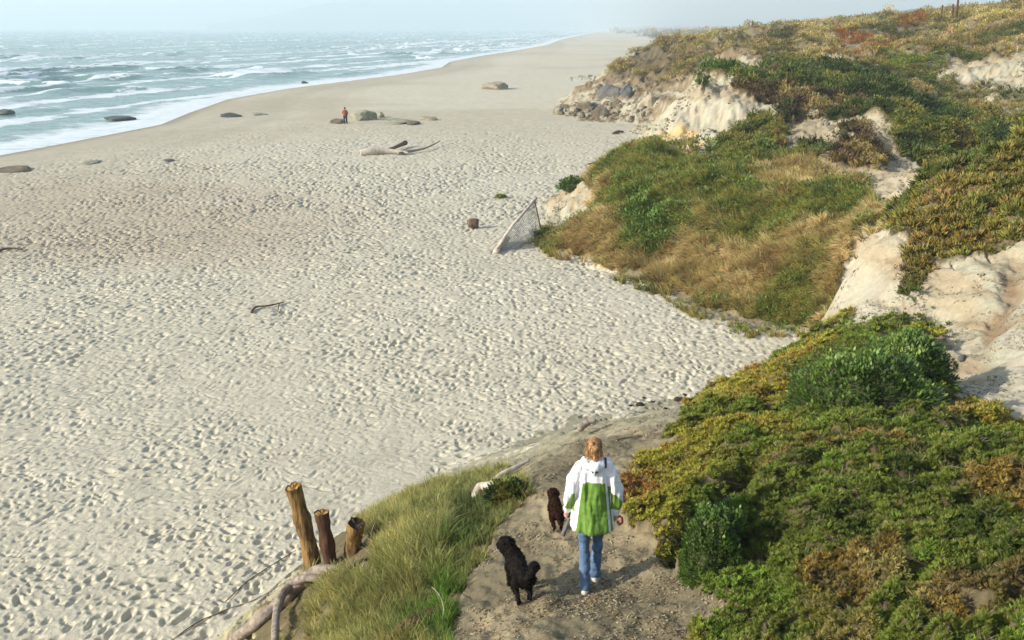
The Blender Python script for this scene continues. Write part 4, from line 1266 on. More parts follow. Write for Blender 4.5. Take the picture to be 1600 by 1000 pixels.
# --- fence posts on the skyline
for k, (px, pt, pb, Y, r, lab) in enumerate([(1470, 27, 41, 130, .10, 'leftmost and shortest dark fence post on the skyline dune'),
                                           (1488, 20, 36, 126, .13, 'middle fence post on the skyline dune'),
                                           (1496, 8, 36, 124, .15, 'tallest dark fence post on the skyline dune, right of the others')]):
    a = Vector(at_y(px, pt, Y)); gz = ground(a.x, a.y); a.z = max(a.z, gz + (2.6, 2.0, 3.0)[k])
    V, F = tube_geo([(.15, 0, -.6), (0.05, 0, (a.z - gz) * .5), (0, 0, a.z - gz)], [r, r * .95, r * .9], 9, jitter=.05, rng=random.Random(k))
    o = mesh_obj('fence_post', V, F, M_DARKW, None, True); o.location = (a.x, a.y, gz)
    tag(o, lab, 'fence post', 'old fence posts on the skyline')

# --- rocks
ROCKS = []
def rock_mesh(seed, rough=.35, sub=3):
    bm = bmesh.new(); bmesh.ops.create_icosphere(bm, subdivisions=sub, radius=1)
    rng = random.Random(seed)
    pl = [(Vector((rng.gauss(0, 1), rng.gauss(0, 1), rng.gauss(0, 1))).normalized(), rng.uniform(.55, .85)) for _ in range(9)]
    for v in bm.verts:
        p = v.co.copy()
        for nn_, dd_ in pl:
            e = p.dot(nn_) - dd_
            if e > 0: p -= nn_ * e * .9
        q = p * 1.7 + Vector((seed * 3.1, 0, 0))
        from mathutils import noise as mn
        p *= 1 + rough * .5 * mn.noise(q) + rough * .25 * mn.noise(q * 2.7)
        v.co = p
    me = bpy.data.meshes.new('rock'); bm.to_mesh(me); bm.free()
    return me
RM = [rock_mesh(s) for s in range(6)]
def rock(px, py, w_px, h_px, mat, label, group=None, name='rock', k=None, Y=None, sink=.35, cat='rock'):
    b = Vector(at_y(px, py, Y)) if Y else hit(px, py)
    dist = (Vector(b) - Vector((0, 0, 10))).length
    w = w_px * .5 * dist / FPX; h = h_px * dist / FPX
    me = RM[(k if k is not None else random.randrange(6))]
    o = bpy.data.objects.new(name, me); COL.objects.link(o)
    if not me.materials: me.materials.append(None)
    o.material_slots[0].link = 'OBJECT'; o.material_slots[0].material = mat
    o.scale = (w * 1.05, w * random.uniform(.8, 1.1), h / (2 - 2 * sink) * .9)
    o.rotation_euler = (0, 0, random.uniform(0, 6.28))
    o.location = (b.x, b.y + w * .5, b.z + o.scale[2] * (1 - 2 * sink) * .7)
    tag(o, label, cat, group)
    return o
for m_ in RM: m_.materials.append(M_ROCK)
random.seed(5)
G_PT = 'rocks tumbled at the foot of the rocky point'
for i in range(75):
    t = random.random()
    px = 868 + 150 * t + random.uniform(-6, 6); py = 179 + 10 * min(1, t * 2.2) - random.uniform(0, 1) ** 1.3 * (10 + 34 * t)
    py = min(py, 188)
    s = random.choice([7, 8, 9, 10, 12, 15]) * random.uniform(.8, 1.1)
    kc = random.choice([0, 0, 1, 2])
    rock(px, py, s, s * random.uniform(.55, .85), (M_ROCK, M_ROCKP, M_MOSS)[kc], '%s %s rock %s of the rocky point' % ('small' if s < 9.5 else 'larger', ('dark brown', 'pale tan', 'greenish grey')[kc],
         'at the seaward tip' if px < 905 else 'in the tumbled middle' if px < 965 else 'at the landward foot' if py > 170 else 'on the upper flank'), G_PT)
rock(955, 152, 42, 22, M_ROCKB, 'large blue grey boulder high in the rocky point', k=1)
rock(980, 150, 22, 17, M_ROCKB, 'smaller blue grey boulder right of the large one on the rocky point', k=2)
rock(915, 172, 30, 14, M_ROCK, 'broad dark rock at the left tip of the rocky point', k=3)
rock(940, 184, 26, 20, M_ROCK, 'squarish brown boulder standing at the water side of the rocky point', k=4)
rock(935, 136, 20, 7, M_ROCKP, 'flat tan slab perched at the upper left of the rocky point', k=5)
rock(1018, 165, 16, 24, M_ROCKP, 'upright pale rock at the right end of the rocky point', k=0)
# mid beach
rock(567, 188, 42, 19, M_MOSS, 'rounded greenish boulder beside the distant walker', k=1, name='boulder')
rock(592, 184, 20, 10, M_MOSS, 'low boulder leaning on the right of the greenish boulder', k=2, name='boulder')
rock(527, 193, 24, 8, M_ROCK, 'dark low rock just left of the distant walker', k=3)
rock(622, 193, 60, 8, M_MOSS, 'long low grey rock shelf right of the greenish boulder', k=4)
rock(645, 195, 34, 6, M_ROCK, 'small flat rock at the end of the long low shelf', k=1)
rock(668, 188, 32, 8, M_ROCKP, 'pale brown rock right of the long low shelf', k=5)
rock(358, 183, 32, 7, M_WETR, 'dark low rock on the damp sand near the water', k=0)
rock(400, 180, 36, 3, M_MOSS, 'faint flat rock right of the dark low rock near the water', k=3)
rock(776, 140, 48, 13, M_ROCKP, 'lone pale mound of rock far along the beach', k=2)
rock(18, 268, 50, 6, M_ROCK, 'flat brown rock at the left edge of the beach', k=4)
rock(262, 252, 20, 4, M_ROCKB, 'small blue grey rock on the upper beach', k=5)
rock(140, 256, 36, 4, M_MOSS, 'thin flat rock on the upper beach left of the blue grey one', k=1)
for px, py, w_, h_, lab, k in [(182, 188, 50, 6, 'long black rock awash in the near surf', 2), (4, 178, 30, 7, 'black rock awash at the left edge of the sea', 3), (475, 130, 12, 4, 'tiny dark rock at the water line far up the beach', 4)]:
    b = Vector(at_z(px, py, SEA_Z + .1)); o = rock(px, py, w_, h_, M_WETR, lab, k=k, Y=b.y, cat='rock')
# stones in the bank
for px, py, s, lab in [(1216, 697, 13, 'white stone in the ice plant left of the middle of the near bank'), (1232, 694, 9, 'small white stone right beside the larger white one'),
                       (1392, 668, 18, 'grey stone in the ice plant below the sand ramp'), (1437, 640, 9, 'pale pebble under the sand ramp'),
                       (1237, 442, 14, 'white rock on the grassy middle bluff'), (1505, 565, 16, 'grey stone sitting on the sand ramp'),
                       (1345, 672, 10, 'pale stone left of the grey one in the ice plant'), (850, 745, 7, 'small pale stone on the path before the crest')]:
    rock(px, py, s, s * .7, M_ROCKP if 'grey' not in lab else M_ROCKB, lab, name='stone', cat='stone', sink=.2)
# wrack
M_KELP = simple_mat('dry_kelp', (.05, .032, .022), .7, (.02, .014, .012), 20)
_K = sorted([(1000, 634, 14), (1020, 630, 8), (1062, 627, 16), (1072, 632, 10), (1092, 620, 12), (1040, 640, 7), (985, 636, 7), (1118, 608, 14), (1135, 600, 9), (1154, 588, 12), (1070, 618, 8), (1006, 624, 6)])
_ORD = ['leftmost', 'second from the left', 'third from the left', 'fourth from the left', 'fifth from the left', 'sixth from the left', 'sixth from the right', 'fifth from the right', 'fourth from the right', 'third from the right', 'second from the right', 'rightmost']
for k, (px, py, s) in enumerate(_K):
    rock(px, py, s, s * .4, M_KELP, 'dark dry seaweed clump, ' + _ORD[k] + ', on the sand below the ice plant slope', 'seaweed clumps at the foot of the slope', name='seaweed_clump', cat='seaweed', sink=.3)

# --- shrubs
def shrub(px, py, w, h, d, n, L, cols, label, seed=0, name='shrub', Y=None, cat='shrub', squash=1.0):
    b = hit(px, py) if Y is None else Vector(at_y(px, py, Y))
    rng = random.Random(seed)
    root = empty(name, b)
    bm = bmesh.new(); bmesh.ops.create_icosphere(bm, subdivisions=4, radius=1)
    from mathutils import noise as mn
    def shape(v):
        q = v * 2.2 + Vector((seed, 0, 0))
        return 1 + .28 * mn.noise(q) + .14 * mn.noise(q * 2.3)
    for v in bm.verts:
        k = shape(v.co) * .86
        v.co = Vector((v.co.x * w * k, v.co.y * d * k, max(v.co.z, -.35) * h * k))
    me = bpy.data.meshes.new('core'); bm.to_mesh(me); bm.free()
    me.materials.append(M_LITTER)
    o = bpy.data.objects.new('core', me); COL.objects.link(o); o.parent = root
    V = []; F = []; Cc = []
    for i in range(n):
        z = rng.uniform(-.25, 1); th = rng.uniform(0, 6.283); r = math.sqrt(max(0, 1 - z * z))
        u = Vector((r * math.cos(th), r * math.sin(th), z)); k = shape(u) * rng.uniform(.82, 1.06)
        p = Vector((u.x * w * k, u.y * d * k, u.z * h * k))
        dr, a, bb = frame(u + Vector((rng.uniform(-.8, .8), rng.uniform(-.8, .8), rng.uniform(-.1, .9))))
        l = L * rng.uniform(.6, 1.3); ww = l * .3
        o0 = len(V)
        V += [p, p + dr * l * .5 + a * ww, p + dr * l, p + dr * l * .5 - a * ww]
        F += [(o0, o0 + 1, o0 + 2), (o0, o0 + 2, o0 + 3)]
        c = cols[int(min(.999, max(0, .5 + 1.1 * mn.noise(p * (1.4 / max(w, .3)) + Vector((9, seed, 0))) + rng.uniform(-.25, .25))) * len(cols))]
        f = rng.uniform(.6, 1.3)
        Cc += [(c[0] * f, c[1] * f, c[2] * f, 1)] * 4
    me = bpy.data.meshes.new('foliage'); me.from_pydata([tuple(v) for v in V], [], F)
    at = me.color_attributes.new('leafcol', 'FLOAT_COLOR', 'POINT'); at.data.foreach_set('color', np.array(Cc, np.float32).ravel())
    me.materials.append(MAT_LEAF)
    o = bpy.data.objects.new('foliage', me); COL.objects.link(o); o.parent = root
    tag(root, label, cat)
    return root
M_LITTER = simple_mat('shrub_inside', (.045, .07, .02), .9, (.07, .06, .03), 12)
def leaf_plain():
    m, nt, b = node_mat('shrub_leaf')
    at = nt.nodes.new('ShaderNodeAttribute'); at.attribute_name = 'leafcol'
    nt.links.new(at.outputs['Color'], b.inputs['Base Color']); b.inputs['Roughness'].default_value = .55
    tr = nt.nodes.new('ShaderNodeBsdfTranslucent'); nt.links.new(at.outputs['Color'], tr.inputs['Color'])
    ms = nt.nodes.new('ShaderNodeMixShader'); ms.inputs[0].default_value = .25
    nt.links.new(b.outputs[0], ms.inputs[1]); nt.links.new(tr.outputs[0], ms.inputs[2]); nt.links.new(ms.outputs[0], nt.nodes['Material Output'].inputs['Surface'])
    return m
MAT_LEAF = leaf_plain()
GRN = [(.06, .11, .02), (.10, .18, .03), (.15, .25, .045), (.20, .28, .06)]
shrub(1345, 640, 1.05, .75, .8, 9000, .075, GRN, 'bright green rounded shrub on the slope left of the shaded gap', 3)
shrub(1412, 590, .75, .65, .8, 6000, .08, GRN, 'darker green shrub right behind the bright rounded shrub', 4)
shrub(1108, 900, .26, .62, .34, 6500, .042, GRN[:3] + [(.09, .15, .03)], 'tall narrow green shrub beside the path at its right edge', 5)
shrub(1130, 845, .22, .35, .3, 3000, .042, GRN, 'small green shrub above the tall narrow one beside the path', 6)
shrub(1422, 44, 1.6, 1.5, 1.6, 1800, .5, [(.22, .09, .03), (.14, .09, .03), (.28, .12, .03)], 'rust coloured bush on the skyline left of the fence posts', 7, Y=138)
shrub(795, 778, .26, .20, .22, 1800, .06, [(.03, .06, .012), (.08, .12, .02), (.20, .18, .03)], 'low green and yellow plant at the left edge of the path', 8, name='plant', cat='plant')
shrub(900, 292, .95, .45, .7, 1200, .2, [(.05, .12, .02), (.10, .18, .03)], 'small green tuft on the beach side of the middle bluff', 9)
shrub(783, 309, .30, .14, .25, 260, .14, [(.16, .22, .03), (.25, .27, .04)], 'tiny yellow green plant alone on the sand above the net', 10, name='plant', cat='plant')
shrub(858, 372, .8, .28, .5, 900, .18, [(.05, .10, .02), (.20, .24, .04)], 'low yellow green plant at the toe of the middle bluff beside the net', 11, name='plant', cat='plant')
# ------------------------------------------------------------------ people
M_SKIN = simple_mat('skin', (.55, .33, .24), .55, (.50, .28, .20), 10, bump=.05)
M_HAIR = simple_mat('red_blonde_hair', (.46, .26, .11), .5, (.16, .075, .03), 26, (1, 1, .35), bump=.9, dist=.012)
M_WHITE = simple_mat('white_jacket_cloth', (.76, .76, .79), .65, (.66, .67, .71), 6, bump=.15)
M_GREEN = simple_mat('green_jacket_cloth', (.17, .30, .055), .6, (.115, .23, .035), 5, bump=.15)
M_JEAN = simple_mat('blue_denim', (.125, .20, .33), .8, (.05, .09, .17), 9, (1, 1, .5), bump=.2, lo=.3, hi=.7)
M_SHOE = simple_mat('grey_white_shoe', (.62, .60, .58), .7, (.4, .38, .36), 20)
M_DARKC = simple_mat('dark_cloth', (.03, .035, .04), .8, (.05, .05, .055), 20)

def put(root, V): return V
def hand(side, wrist, down, fwd):
    """palm, four curled fingers and a thumb as closed tubes; side -1 left, +1 right"""
    w = Vector(wrist); d = Vector(down).normalized(); f = Vector(fwd).normalized(); inn = Vector((-side, 0, 0))
    parts = [round_tube([w, w + d * .05, w + d * .085], [.024, .036, .034], 10, .62)]
    for k, (ln, off) in enumerate([(.062, .028), (.072, .010), (.068, -.009), (.052, -.027)]):
        b = w + d * .085 + f * off
        parts.append(round_tube([b, b + d * ln * .5 + inn * .006, b + d * ln * .75 + inn * .026, b + d * ln * .62 + inn * .045], [.0105, .010, .009, .008], 7))
    t = w + d * .035 + f * .03
    parts.append(round_tube([t, t + d * .03 + f * .022 + inn * .012, t + d * .055 + f * .022 + inn * .028], [.013, .012, .010], 7))
    return parts

WS = Vector((.80, .92, .96))
def woman():
    b = hit(922, 917, 4, 30)
    root = empty('person', b, R(-2)); root.scale = WS
    bodyp = []
    # trunk, neck, head
    bodyp.append(round_tube([(0, 0, .90), (0, .005, 1.05), (0, .01, 1.22), (0, .01, 1.34)], [.135, .115, .135, .12], 14, .75))
    bodyp.append(round_tube([(-.15, 0, 1.36), (0, 0, 1.39), (.15, 0, 1.36)], [.06, .075, .06], 12))
    bodyp.append(round_tube([(0, .0, 1.36), (0, .02, 1.46), (0, .03, 1.52)], [.056, .052, .05], 12))
    bodyp.append(ell_geo((0, .035, 1.555), (.073, .092, .108)))
    bodyp.append(ell_geo((0, .085, 1.50), (.045, .045, .045)))                  # jaw
    bodyp.append(round_tube([(0, .122, 1.575), (0, .142, 1.545)], [.010, .015], 7))  # nose
    for s in (-1, 1):
        bodyp.append(ell_geo((s * .075, .03, 1.55), (.012, .022, .033)))        # ears
        bodyp.append(round_tube([(s * .03, .121, 1.508), (0, .128, 1.506)], [.007, .008], 6))
    arms = {}
    for s in (-1, 1):
        sh = Vector((s * .175, 0, 1.37)); el = Vector((s * (.262 if s < 0 else .275), -.035, 1.10)); wr = Vector((s * (.30 if s < 0 else .285), .045 if s < 0 else .02, .875))
        arms[s] = (sh, el, wr)
        bodyp.append(round_tube([sh, (sh + el) / 2, el, (el + wr) / 2, wr], [.052, .045, .038, .036, .026], 10))
        dwn = (wr - el).normalized() + Vector((0, 0, -.5))
        bodyp += hand(s, wr, dwn, (0, 1, 0))
    legs = {-1: [(-.085, 0, .90), (-.088, -.02, .50), (-.075, -.13, .095)], 1: [(.085, 0, .90), (.082, .10, .50), (.070, .12, .085)]}
    for s in (-1, 1):
        h_, k_, a_ = [Vector(v) for v in legs[s]]
        bodyp.append(round_tube([h_, (h_ + k_) / 2, k_, (k_ * .6 + a_ * .4), a_], [.088, .072, .052, .053, .036], 12))
        bodyp.append(round_tube([a_ + Vector((0, -.02, -.04)), a_ + Vector((0, .15, -.055))], [.032, .028], 8))
    melt('body', bodyp, .0085, 3, M_SKIN, root)
    for s in (-1, 1):
        v, f = ell_geo((s * .029, .112, 1.567), (.013, .010, .009), 8, 6)
        mesh_obj('eye', v, f, M_DARKC, root, True)
    # hair: loose, caught up at the back of the head
    rng = random.Random(4)
    hp = [ell_geo((0, .012, 1.575), (.088, .100, .098)), ell_geo((0, -.045, 1.55), (.072, .058, .066)), ell_geo((.012, -.085, 1.60), (.048, .042, .036)), ell_geo((-.03, -.07, 1.63), (.03, .03, .03))]
    for i in range(70):
        th = rng.uniform(-1.25, 1.25) + math.pi * 1.5
        c = Vector((math.cos(th) * .078, .0 + math.sin(th) * .092 + .015, 0))
        z0 = rng.uniform(1.56, 1.64)
        hp.append(round_tube([c * .75 + Vector((0, 0, z0)), c * 1.08 + Vector((rng.uniform(-.01, .01), 0, z0 - .07)), c * (1.0 + rng.uniform(0, .35)) + Vector((rng.uniform(-.035, .035), rng.uniform(-.02, .01), z0 - rng.uniform(.06, .125)))],
                             [.011, .010, .004], 6))
    melt('hair', hp, .005, 0, M_HAIR, root)
    sp = []
    for i in range(150):
        th = rng.uniform(0, 6.283); c = Vector((math.cos(th) * .085, math.sin(th) * .098 + .012, 0))
        if c.y > .07: continue
        z0 = rng.uniform(1.53, 1.665); c = c * math.sqrt(max(.1, 1 - ((z0 - 1.57) / .11) ** 2))
        e = c * rng.uniform(1.1, 1.6) + Vector((rng.uniform(-.03, .03), rng.uniform(-.02, .02), z0 - rng.uniform(.02, .13)))
        sp.append(tube_geo([c + Vector((0, 0, z0)), (c * 1.15 + Vector((0, 0, z0 + .004)) + e) / 2 + Vector((rng.uniform(-.012, .012), 0, .012)), e], [.0035, .003, .0012], 4))
    hv, hf = join_geo(sp); mesh_obj('loose_hair', hv, hf, M_HAIR, root, True)
    # jacket
    def ring(z, rx, ry, cy=0, n=28):
        return [Vector((rx * math.cos(t) * (1 + .02 * math.sin(5 * t)), cy + ry * math.sin(t) * (1 + .03 * math.sin(7 * t + z * 9)), z)) for t in [2 * math.pi * k / n for k in range(n)]]
    rows = [ring(.70, .252, .175, -.005), ring(.74, .262, .180, -.005), ring(.86, .246, .168), ring(1.00, .222, .150), ring(1.14, .208, .140), ring(1.26, .205, .135),
            ring(1.34, .195, .125), ring(1.395, .165, .105), ring(1.43, .11, .085), ring(1.46, .07, .065)]
    V = [v for r_ in rows for v in r_]; n = 28; F = []
    for i in range(len(rows) - 1):
        for k in range(n): F.append((i * n + k, i * n + (k + 1) % n, (i + 1) * n + (k + 1) % n, (i + 1) * n + k))
    V += [Vector((0, 0, .70)), Vector((0, 0, 1.46))]
    for k in range(n):
        F.append((len(V) - 2, (k + 1) % n, k)); F.append((len(V) - 1, (len(rows) - 1) * n + k, (len(rows) - 1) * n + (k + 1) % n))
    jp = [(V, F)]
    for s in (-1, 1):
        sh, el, wr = arms[s]
        jp.append(round_tube([sh + Vector((-s * .03, 0, .0)), sh * .5 + el * .5 + Vector((s * .012, -.005, 0)), el + Vector((s * .01, 0, 0)), (el + wr) / 2 + Vector((s * .012, 0, 0)), wr + (wr - el).normalized() * .015],
                             [.080, .079, .078, .070, .052], 14))
    jp.append(round_tube([(-.11, .02, 1.43), (-.085, -.085, 1.415), (0, -.125, 1.385), (.085, -.085, 1.415), (.11, .02, 1.43)], [.036, .045, .055, .045, .036], 12))  # hood roll
    def folds(me):
        n_ = len(me.vertices); co = np.empty(n_ * 3, np.float32); me.vertices.foreach_get('co', co); co = co.reshape(-1, 3)
        no = np.empty(n_ * 3, np.float32); me.vertices.foreach_get('normal', no); no = no.reshape(-1, 3)
        f = fbm(co[:, 0] * 17, co[:, 2] * 3.2 + co[:, 1] * 6, 3, 5) * .030 + fbm(co[:, 0] * 9 + co[:, 2] * 11, co[:, 2] * 14, 2, 8) * .014
        co += no * f[:, None]; me.vertices.foreach_set('co', co.ravel())
    j = melt('jacket', jp, .0095, 3, [M_WHITE, M_GREEN, M_DARKC], root, folds)
    me = j.data
    for p in me.polygons:
        c = p.center; g = 0
        back = c.y < .05
        tor = abs(c.x) < .205 + max(0, (1.0 - c.z)) * .16
        if c.z < 1.245 and back and tor:
            half = .132 + max(0, 1.245 - c.z) * .12
            if abs(c.x) < half: g = 1
            if abs(c.x) > half + .028 and c.z < 1.12 and abs(c.x) < .21: g = 0
            if c.x > half + .028 and c.z < 1.18: g = 1
        if c.y >= .05 and c.z < 1.2 and tor: g = 1
        if abs(c.x) > .215 and c.z < 1.12:
            s = -1 if c.x < 0 else 1
            mid = .262 + (1.1 - c.z) * .08
            if s < 0 and abs(c.x) < mid + .03 - (c.z - 1.0) * .3 and c.z > .90: g = 1
            if s > 0 and c.z > .92 and abs(c.x) < mid + .08 - max(0, c.z - 1.02) * .9: g = 1
        if (c - Vector((.005, -.185, 1.375))).length < .055 and abs(c.z - 1.375) < .016 and abs(abs(c.x) - .028) < .018: g = 2
        if c.x > .12 and c.x < .15 and c.z > 1.385 and c.y < .05: g = 2
        p.material_index = g
    # jeans
    lp = [round_tube([(0, 0, .90), (0, 0, .80)], [.150, .150], 14, .8)]
    for s in (-1, 1):
        h_, k_, a_ = [Vector(v) for v in legs[s]]
        lp.append(round_tube([h_ + Vector((0, 0, -.05)), (h_ + k_) / 2, k_, k_ * .5 + a_ * .5, a_ + Vector((0, 0, .03)), a_ + Vector((0, .0, -.005))], [.094, .080, .064, .064, .070, .068], 14))
    def wr_(me):
        n_ = len(me.vertices); co = np.empty(n_ * 3, np.float32); me.vertices.foreach_get('co', co); co = co.reshape(-1, 3)
        no = np.empty(n_ * 3, np.float32); me.vertices.foreach_get('normal', no); no = no.reshape(-1, 3)
        f = fbm(co[:, 0] * 7, co[:, 2] * 22, 3, 15) * .022
        co += no * f[:, None]; me.vertices.foreach_set('co', co.ravel())
    melt('jeans', lp, .009, 3, M_JEAN, root, wr_)
    for s in (-1, 1):
        a_ = Vector(legs[s][2])
        melt('shoe', [round_tube([a_ + Vector((0, -.035, -.045)), a_ + Vector((0, .06, -.05)), a_ + Vector((0, .15, -.058))], [.050, .050, .040], 12, .9)], .007, 2, M_SHOE, root)
    tag(root, 'person walking away down the path in a white and green jacket and blue jeans', 'person')
    # held things
    def held(name, label, cat, geo, mat):
        V_, F_ = geo
        V_ = [Vector((v.x*WS.x, v.y*WS.y, v.z*WS.z)) for v in V_]
        c = sum(V_, Vector()) / len(V_)
        rot = Matrix.Rotation(R(-2), 3, 'Z')
        o = mesh_obj(name, [rot @ (v - c) for v in V_], F_, mat, None, True); o.location = b + rot @ c
        tag(o, label, cat)
    lw = arms[-1][2]; rw = arms[1][2]
    held('ball_thrower', 'short grey and dark stick held in the left hand of the walking person', 'stick',
         tube_geo([lw + Vector((.03, .05, -.06)), lw + Vector((.02, .01, -.13)), lw + Vector((-.02, -.03, -.22)), lw + Vector((-.05, -.05, -.28))], [.016, .017, .024, .03], 9), M_ROCKB)
    t = [rw + Vector((.02, .03, -.10)), rw + Vector((.05, .03, -.08)), rw + Vector((.08, .02, -.095)), rw + Vector((.085, .01, -.14)), rw + Vector((.05, 0, -.16)), rw + Vector((.02, .02, -.13))]
    held('dog_lead', 'coiled red lead hanging from the right hand of the walking person', 'dog lead', tube_geo(t, [.014] * 6, 8), simple_mat('red_webbing', (.55, .06, .07), .6))
woman()

def walker():
    b = hit(540, 194)
    root = empty('person', b)
    s = 1.0
    bp = [round_tube([(0, 0, .92), (0, .0, 1.2), (0, 0, 1.4)], [.15, .14, .13], 10, .8), round_tube([(0, 0, 1.4), (0, 0, 1.55)], [.06, .06], 8), ell_geo((0, 0, 1.65), (.10, .11, .13))]
    for q in (-1, 1):
        bp.append(round_tube([(q * .18, 0, 1.40), (q * .26, .05, 1.15), (q * .30, -.12, 1.12) if q < 0 else (q * .22, .12, .95)], [.06, .05, .035], 8))
        bp.append(round_tube([(q * .10, 0, .9), (q * .11, q * .1, .5), (q * .12, q * .16, .06)], [.10, .075, .05], 8))
        bp.append(round_tube([(q * .12, q * .16, .04), (q * .12, q * .16 + .14, .04)], [.045, .035], 8))
    melt('body', bp, .03, 2, M_SKIN, root)
    red = simple_mat('red_brown_jacket', (.30, .06, .03), .8)
    jp = [round_tube([(0, 0, .95), (0, 0, 1.2), (0, 0, 1.42)], [.20, .185, .15], 12, .8)]
    for q in (-1, 1):
        jp.append(round_tube([(q * .19, 0, 1.42), (q * .28, .05, 1.15), (q * .30, -.08, 1.13) if q < 0 else (q * .23, .10, 1.0)], [.08, .07, .055], 8))
    melt('jacket', jp, .03, 2, red, root)
    tp = [round_tube([(q * .10, 0, .95), (q * .11, q * .1, .5), (q * .12, q * .15, .10)], [.13, .10, .085], 10) for q in (-1, 1)]
    melt('trousers', tp, .03, 2, M_DARKC, root)
    melt('hair', [ell_geo((0, -.02, 1.69), (.115, .125, .12))], .03, 1, simple_mat('dark_brown_hair', (.05, .025, .015), .7), root)
    tag(root, 'distant person in a red jacket standing beside the greenish boulder', 'person')
walker()

# ------------------------------------------------------------------ dogs
def dog(px, py, hgt, rz, fur_c, fur_c2, label, seed, tailpts, head_dx=0.0, wide=1.0, headup=0.0):
    b = hit(px, py, 4, 30)
    root = empty('dog', b, rz); root.scale = (wide, 1, 1)
    k = hgt / .62
    hx = head_dx
    p = []
    p.append(round_tube([(0, -.27, .43), (0, -.12, .42), (0, .08, .415), (0, .22, .43)], [.115, .12, .135, .12], 14, 1.08))
    p.append(round_tube([(0, .20, .46), (hx * .5, .32, .56 + headup * .5), (hx, .36, .60 + headup)], [.13, .12, .11], 12))
    p.append(ell_geo((hx, .38, .64 + headup), (.125, .13, .12)))
    p.append(round_tube([(hx, .46, .63 + headup), (hx * 1.15, .56, .60 + headup)], [.05, .038], 10))
    for s in (-1, 1):
        p.append(round_tube([(hx + s * .065, .40, .69 + headup), (hx + s * .105, .41, .64 + headup), (hx + s * .110, .42, .57 + headup)], [.022, .032, .022], 8))
        p.append(round_tube([(s * .085, -.26, .42), (s * .095, -.17, .27), (s * .085, -.31 + s * .03, .155), (s * .085, -.28 + s * .05, .03)], [.095, .058, .032, .030], 10))
        p.append(round_tube([(s * .085, -.29 + s * .05, .025), (s * .085, -.22 + s * .05, .022)], [.032, .028], 8))
        p.append(round_tube([(s * .085, .20, .40), (s * .085, .17 - s * .03, .26), (s * .08, .20 - s * .06, .12), (s * .08, .20 - s * .06, .03)], [.075, .048, .033, .032], 10))
        p.append(round_tube([(s * .08, .20 - s * .06, .024), (s * .08, .26 - s * .06, .022)], [.032, .028], 8))
    p.append(round_tube(tailpts[0], tailpts[1], 9))
    p = [([v * k for v in V], F) for V, F in p]
    mat = simple_mat('dog_coat', fur_c, .7, fur_c2, 10, bump=.9, dist=.02, spec=.08)
    def curls(me):
        n_ = len(me.vertices); co = np.empty(n_ * 3, np.float32); me.vertices.foreach_get('co', co); co = co.reshape(-1, 3)
        no = np.empty(n_ * 3, np.float32); me.vertices.foreach_get('normal', no); no = no.reshape(-1, 3)
        f = (fbm(co[:, 0] * 30 + co[:, 2] * 11, co[:, 1] * 30 + co[:, 2] * 24, 3, seed)) * .016
        f *= np.clip(co[:, 2] / .15, .2, 1)
        co += no * f[:, None]; me.vertices.foreach_set('co', co.ravel())
    body = melt('body', p, .010, 2, mat, root, curls)
    me = body.data; rng = random.Random(seed)
    V = []; F = []
    vs = me.vertices
    for i in range(5200):
        v = vs[rng.randrange(len(vs))]
        if v.co.z < .05: continue
        l = rng.uniform(.010, .024); dn = (v.normal + Vector((rng.uniform(-.6, .6), rng.uniform(-1, .2), rng.uniform(-1.0, .2)))).normalized()
        sd = Vector((rng.uniform(-1, 1), rng.uniform(-1, 1), rng.uniform(-1, 1))).normalized() * .006
        o0 = len(V); q = v.co - v.normal * .004
        V += [q - sd, q + sd, q + dn * l]; F.append((o0, o0 + 1, o0 + 2))
    mesh_obj('fur', V, F, mat, root)
    for s in (-1, 1):
        v, f = ell_geo(Vector((hx + s * .035, .505, .665 + headup)) * k, (.010, .010, .010), 8, 6)
        mesh_obj('eye', v, f, M_DARKC, root, True)
    v, f = ell_geo(Vector((hx * 1.15, .60, .605 + headup)) * k, (.018, .014, .013), 8, 6)
    mesh_obj('nose', v, f, M_DARKC, root, True)
    tag(root, label, 'dog')
    return root
BLK = (.007, .006, .006); BLK2 = (.015, .010, .008)
dog(811, 931, .42, R(14), BLK, BLK2, 'larger black curly coated dog with a curled tail walking nearest the viewer', 5,
    ([(0, -.34, .47), (.02, -.42, .56), (.07, -.42, .66), (.13, -.34, .68), (.13, -.28, .61), (.10, -.31, .57)], [.045, .045, .062, .075, .068, .05]), -.09, wide=1.05)
dog(868, 822, .31, R(6), (.045, .016, .008), (.015, .008, .006), 'smaller dark brown dog on the path left of the walking person', 9,
    ([(0, -.34, .45), (0, -.42, .40), (.01, -.46, .30)], [.035, .03, .018]), .0)

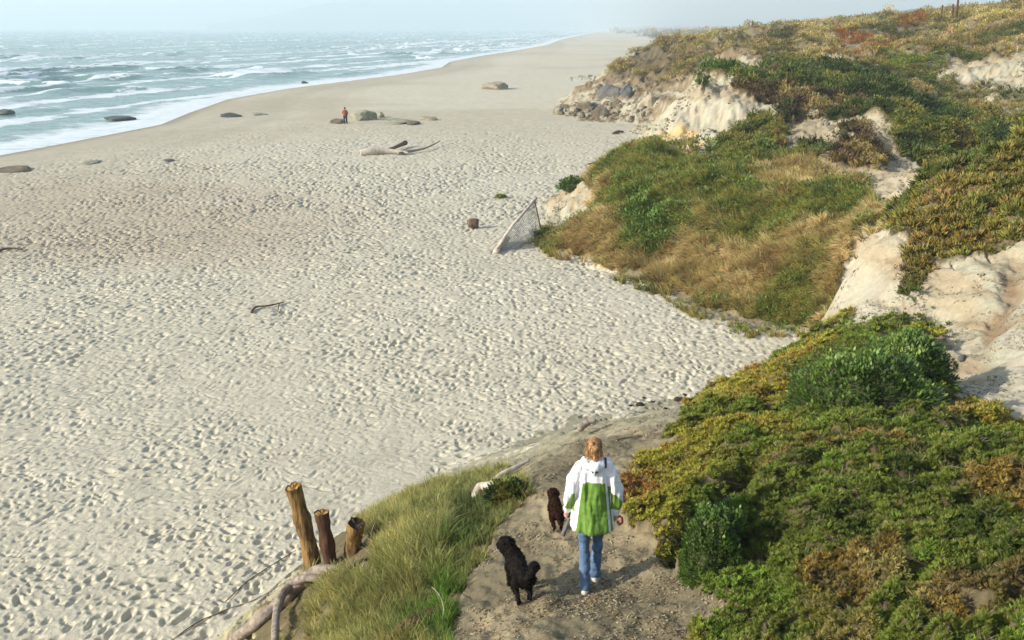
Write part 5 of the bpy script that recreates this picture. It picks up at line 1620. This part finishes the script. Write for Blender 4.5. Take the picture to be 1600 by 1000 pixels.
# ------------------------------------------------------------------ path litter
def litter_scatter():
    m = (M['path'] | ((GY < 14) & (GX > -1.6) & (GX < 3.5))) & isH & (veg < .5) & (GD > 4)
    n = 16000
    x, y, z, nn, j, i = sample(m, n)
    dens = fbm(x / .7, y / .7, 4, 1601)
    right = smooth(.2, 1.8, x)
    keep = RNG.random(n) < np.clip(.25 + 1.1 * dens + .35 * right * smooth(9.5, 7, y), .03, 1)
    x, y, z, nn = x[keep], y[keep], z[keep], nn[keep]; n = len(x)
    tint = palette(RNG.random(n), [(.12, .09, .055), (.30, .23, .13), (.42, .35, .22), (.48, .42, .32)])
    rng = random.Random(77)
    cl = []
    for k in range(4):
        tm = TM()
        for q in range(7):
            th = rng.uniform(0, 6.28); c = Vector((rng.uniform(-1, 1), rng.uniform(-1, 1), rng.uniform(0, .2)))
            d = Vector((math.cos(th), math.sin(th), rng.uniform(-.1, .35)))
            finger(tm, c, d, rng.uniform(.3, 1.1), rng.uniform(.03, .06), (.9, .9, .9), (1.1, 1.1, 1.1))
        cl.append(tm)
    for k in range(3):
        tm = TM()
        for q in range(4):
            c = (rng.uniform(-1, 1), rng.uniform(-1, 1), .05); r = rng.uniform(.12, .3)
            V, F = ell_geo(c, (r, r * .8, r * .6), 6, 4)
            F2 = []
            for f in F: F2 += [(f[0], f[1], f[2])] + ([(f[0], f[2], f[3])] if len(f) == 4 else [])
            kk = rng.uniform(.7, 1.2)
            tm.add([tuple(v) for v in V], F2, [(kk, kk, kk)] * len(V))
        cl.append(tm)
    scatter('straw_litter', 'straw bits and small pebbles strewn over the dirt path', cl, MAT_GRASS, np.stack([x, y, z + .004], 1), nn, RNG.uniform(.025, .07, n), tint, None, .2)
litter_scatter()

def crumbs():
    m = isH & (veg < .5) & ~M['path'] & (GD > 12) & (GD < 125) & (GX > 1.5)
    m = m & (fbm(AZ * 26, LD * 26, 4, 1701) > .02)
    n = 5200
    x, y, z, nn, j, i = sample(m, n); d = np.hypot(x, y)
    rng = random.Random(78); cl = []
    for k in range(4):
        tm = TM()
        for q in range(4):
            c = (rng.uniform(-1, 1), rng.uniform(-1, 1), .05); r = rng.uniform(.15, .5)
            V, F = ell_geo(c, (r, r * .8, r * .7), 6, 4); F2 = []
            for f in F: F2 += [(f[0], f[1], f[2])] + ([(f[0], f[2], f[3])] if len(f) == 4 else [])
            kk = rng.uniform(.8, 1.15); tm.add([tuple(Vector(v) * rng.uniform(.95, 1.05)) for v in V], F2, [(kk, kk, kk)] * len(V))
        cl.append(tm)
    tint = palette(RNG.random(n), [(.24, .18, .11), (.34, .30, .21), (.38, .34, .25)])
    scatter('sandstone_crumbs', 'crumbled lumps of sand and stone on the bare bluff faces', cl, MAT_GRASS, np.stack([x, y, z], 1), nn, d * .0022 * RNG.uniform(.4, 1.6, n), tint, None, .2)
crumbs()
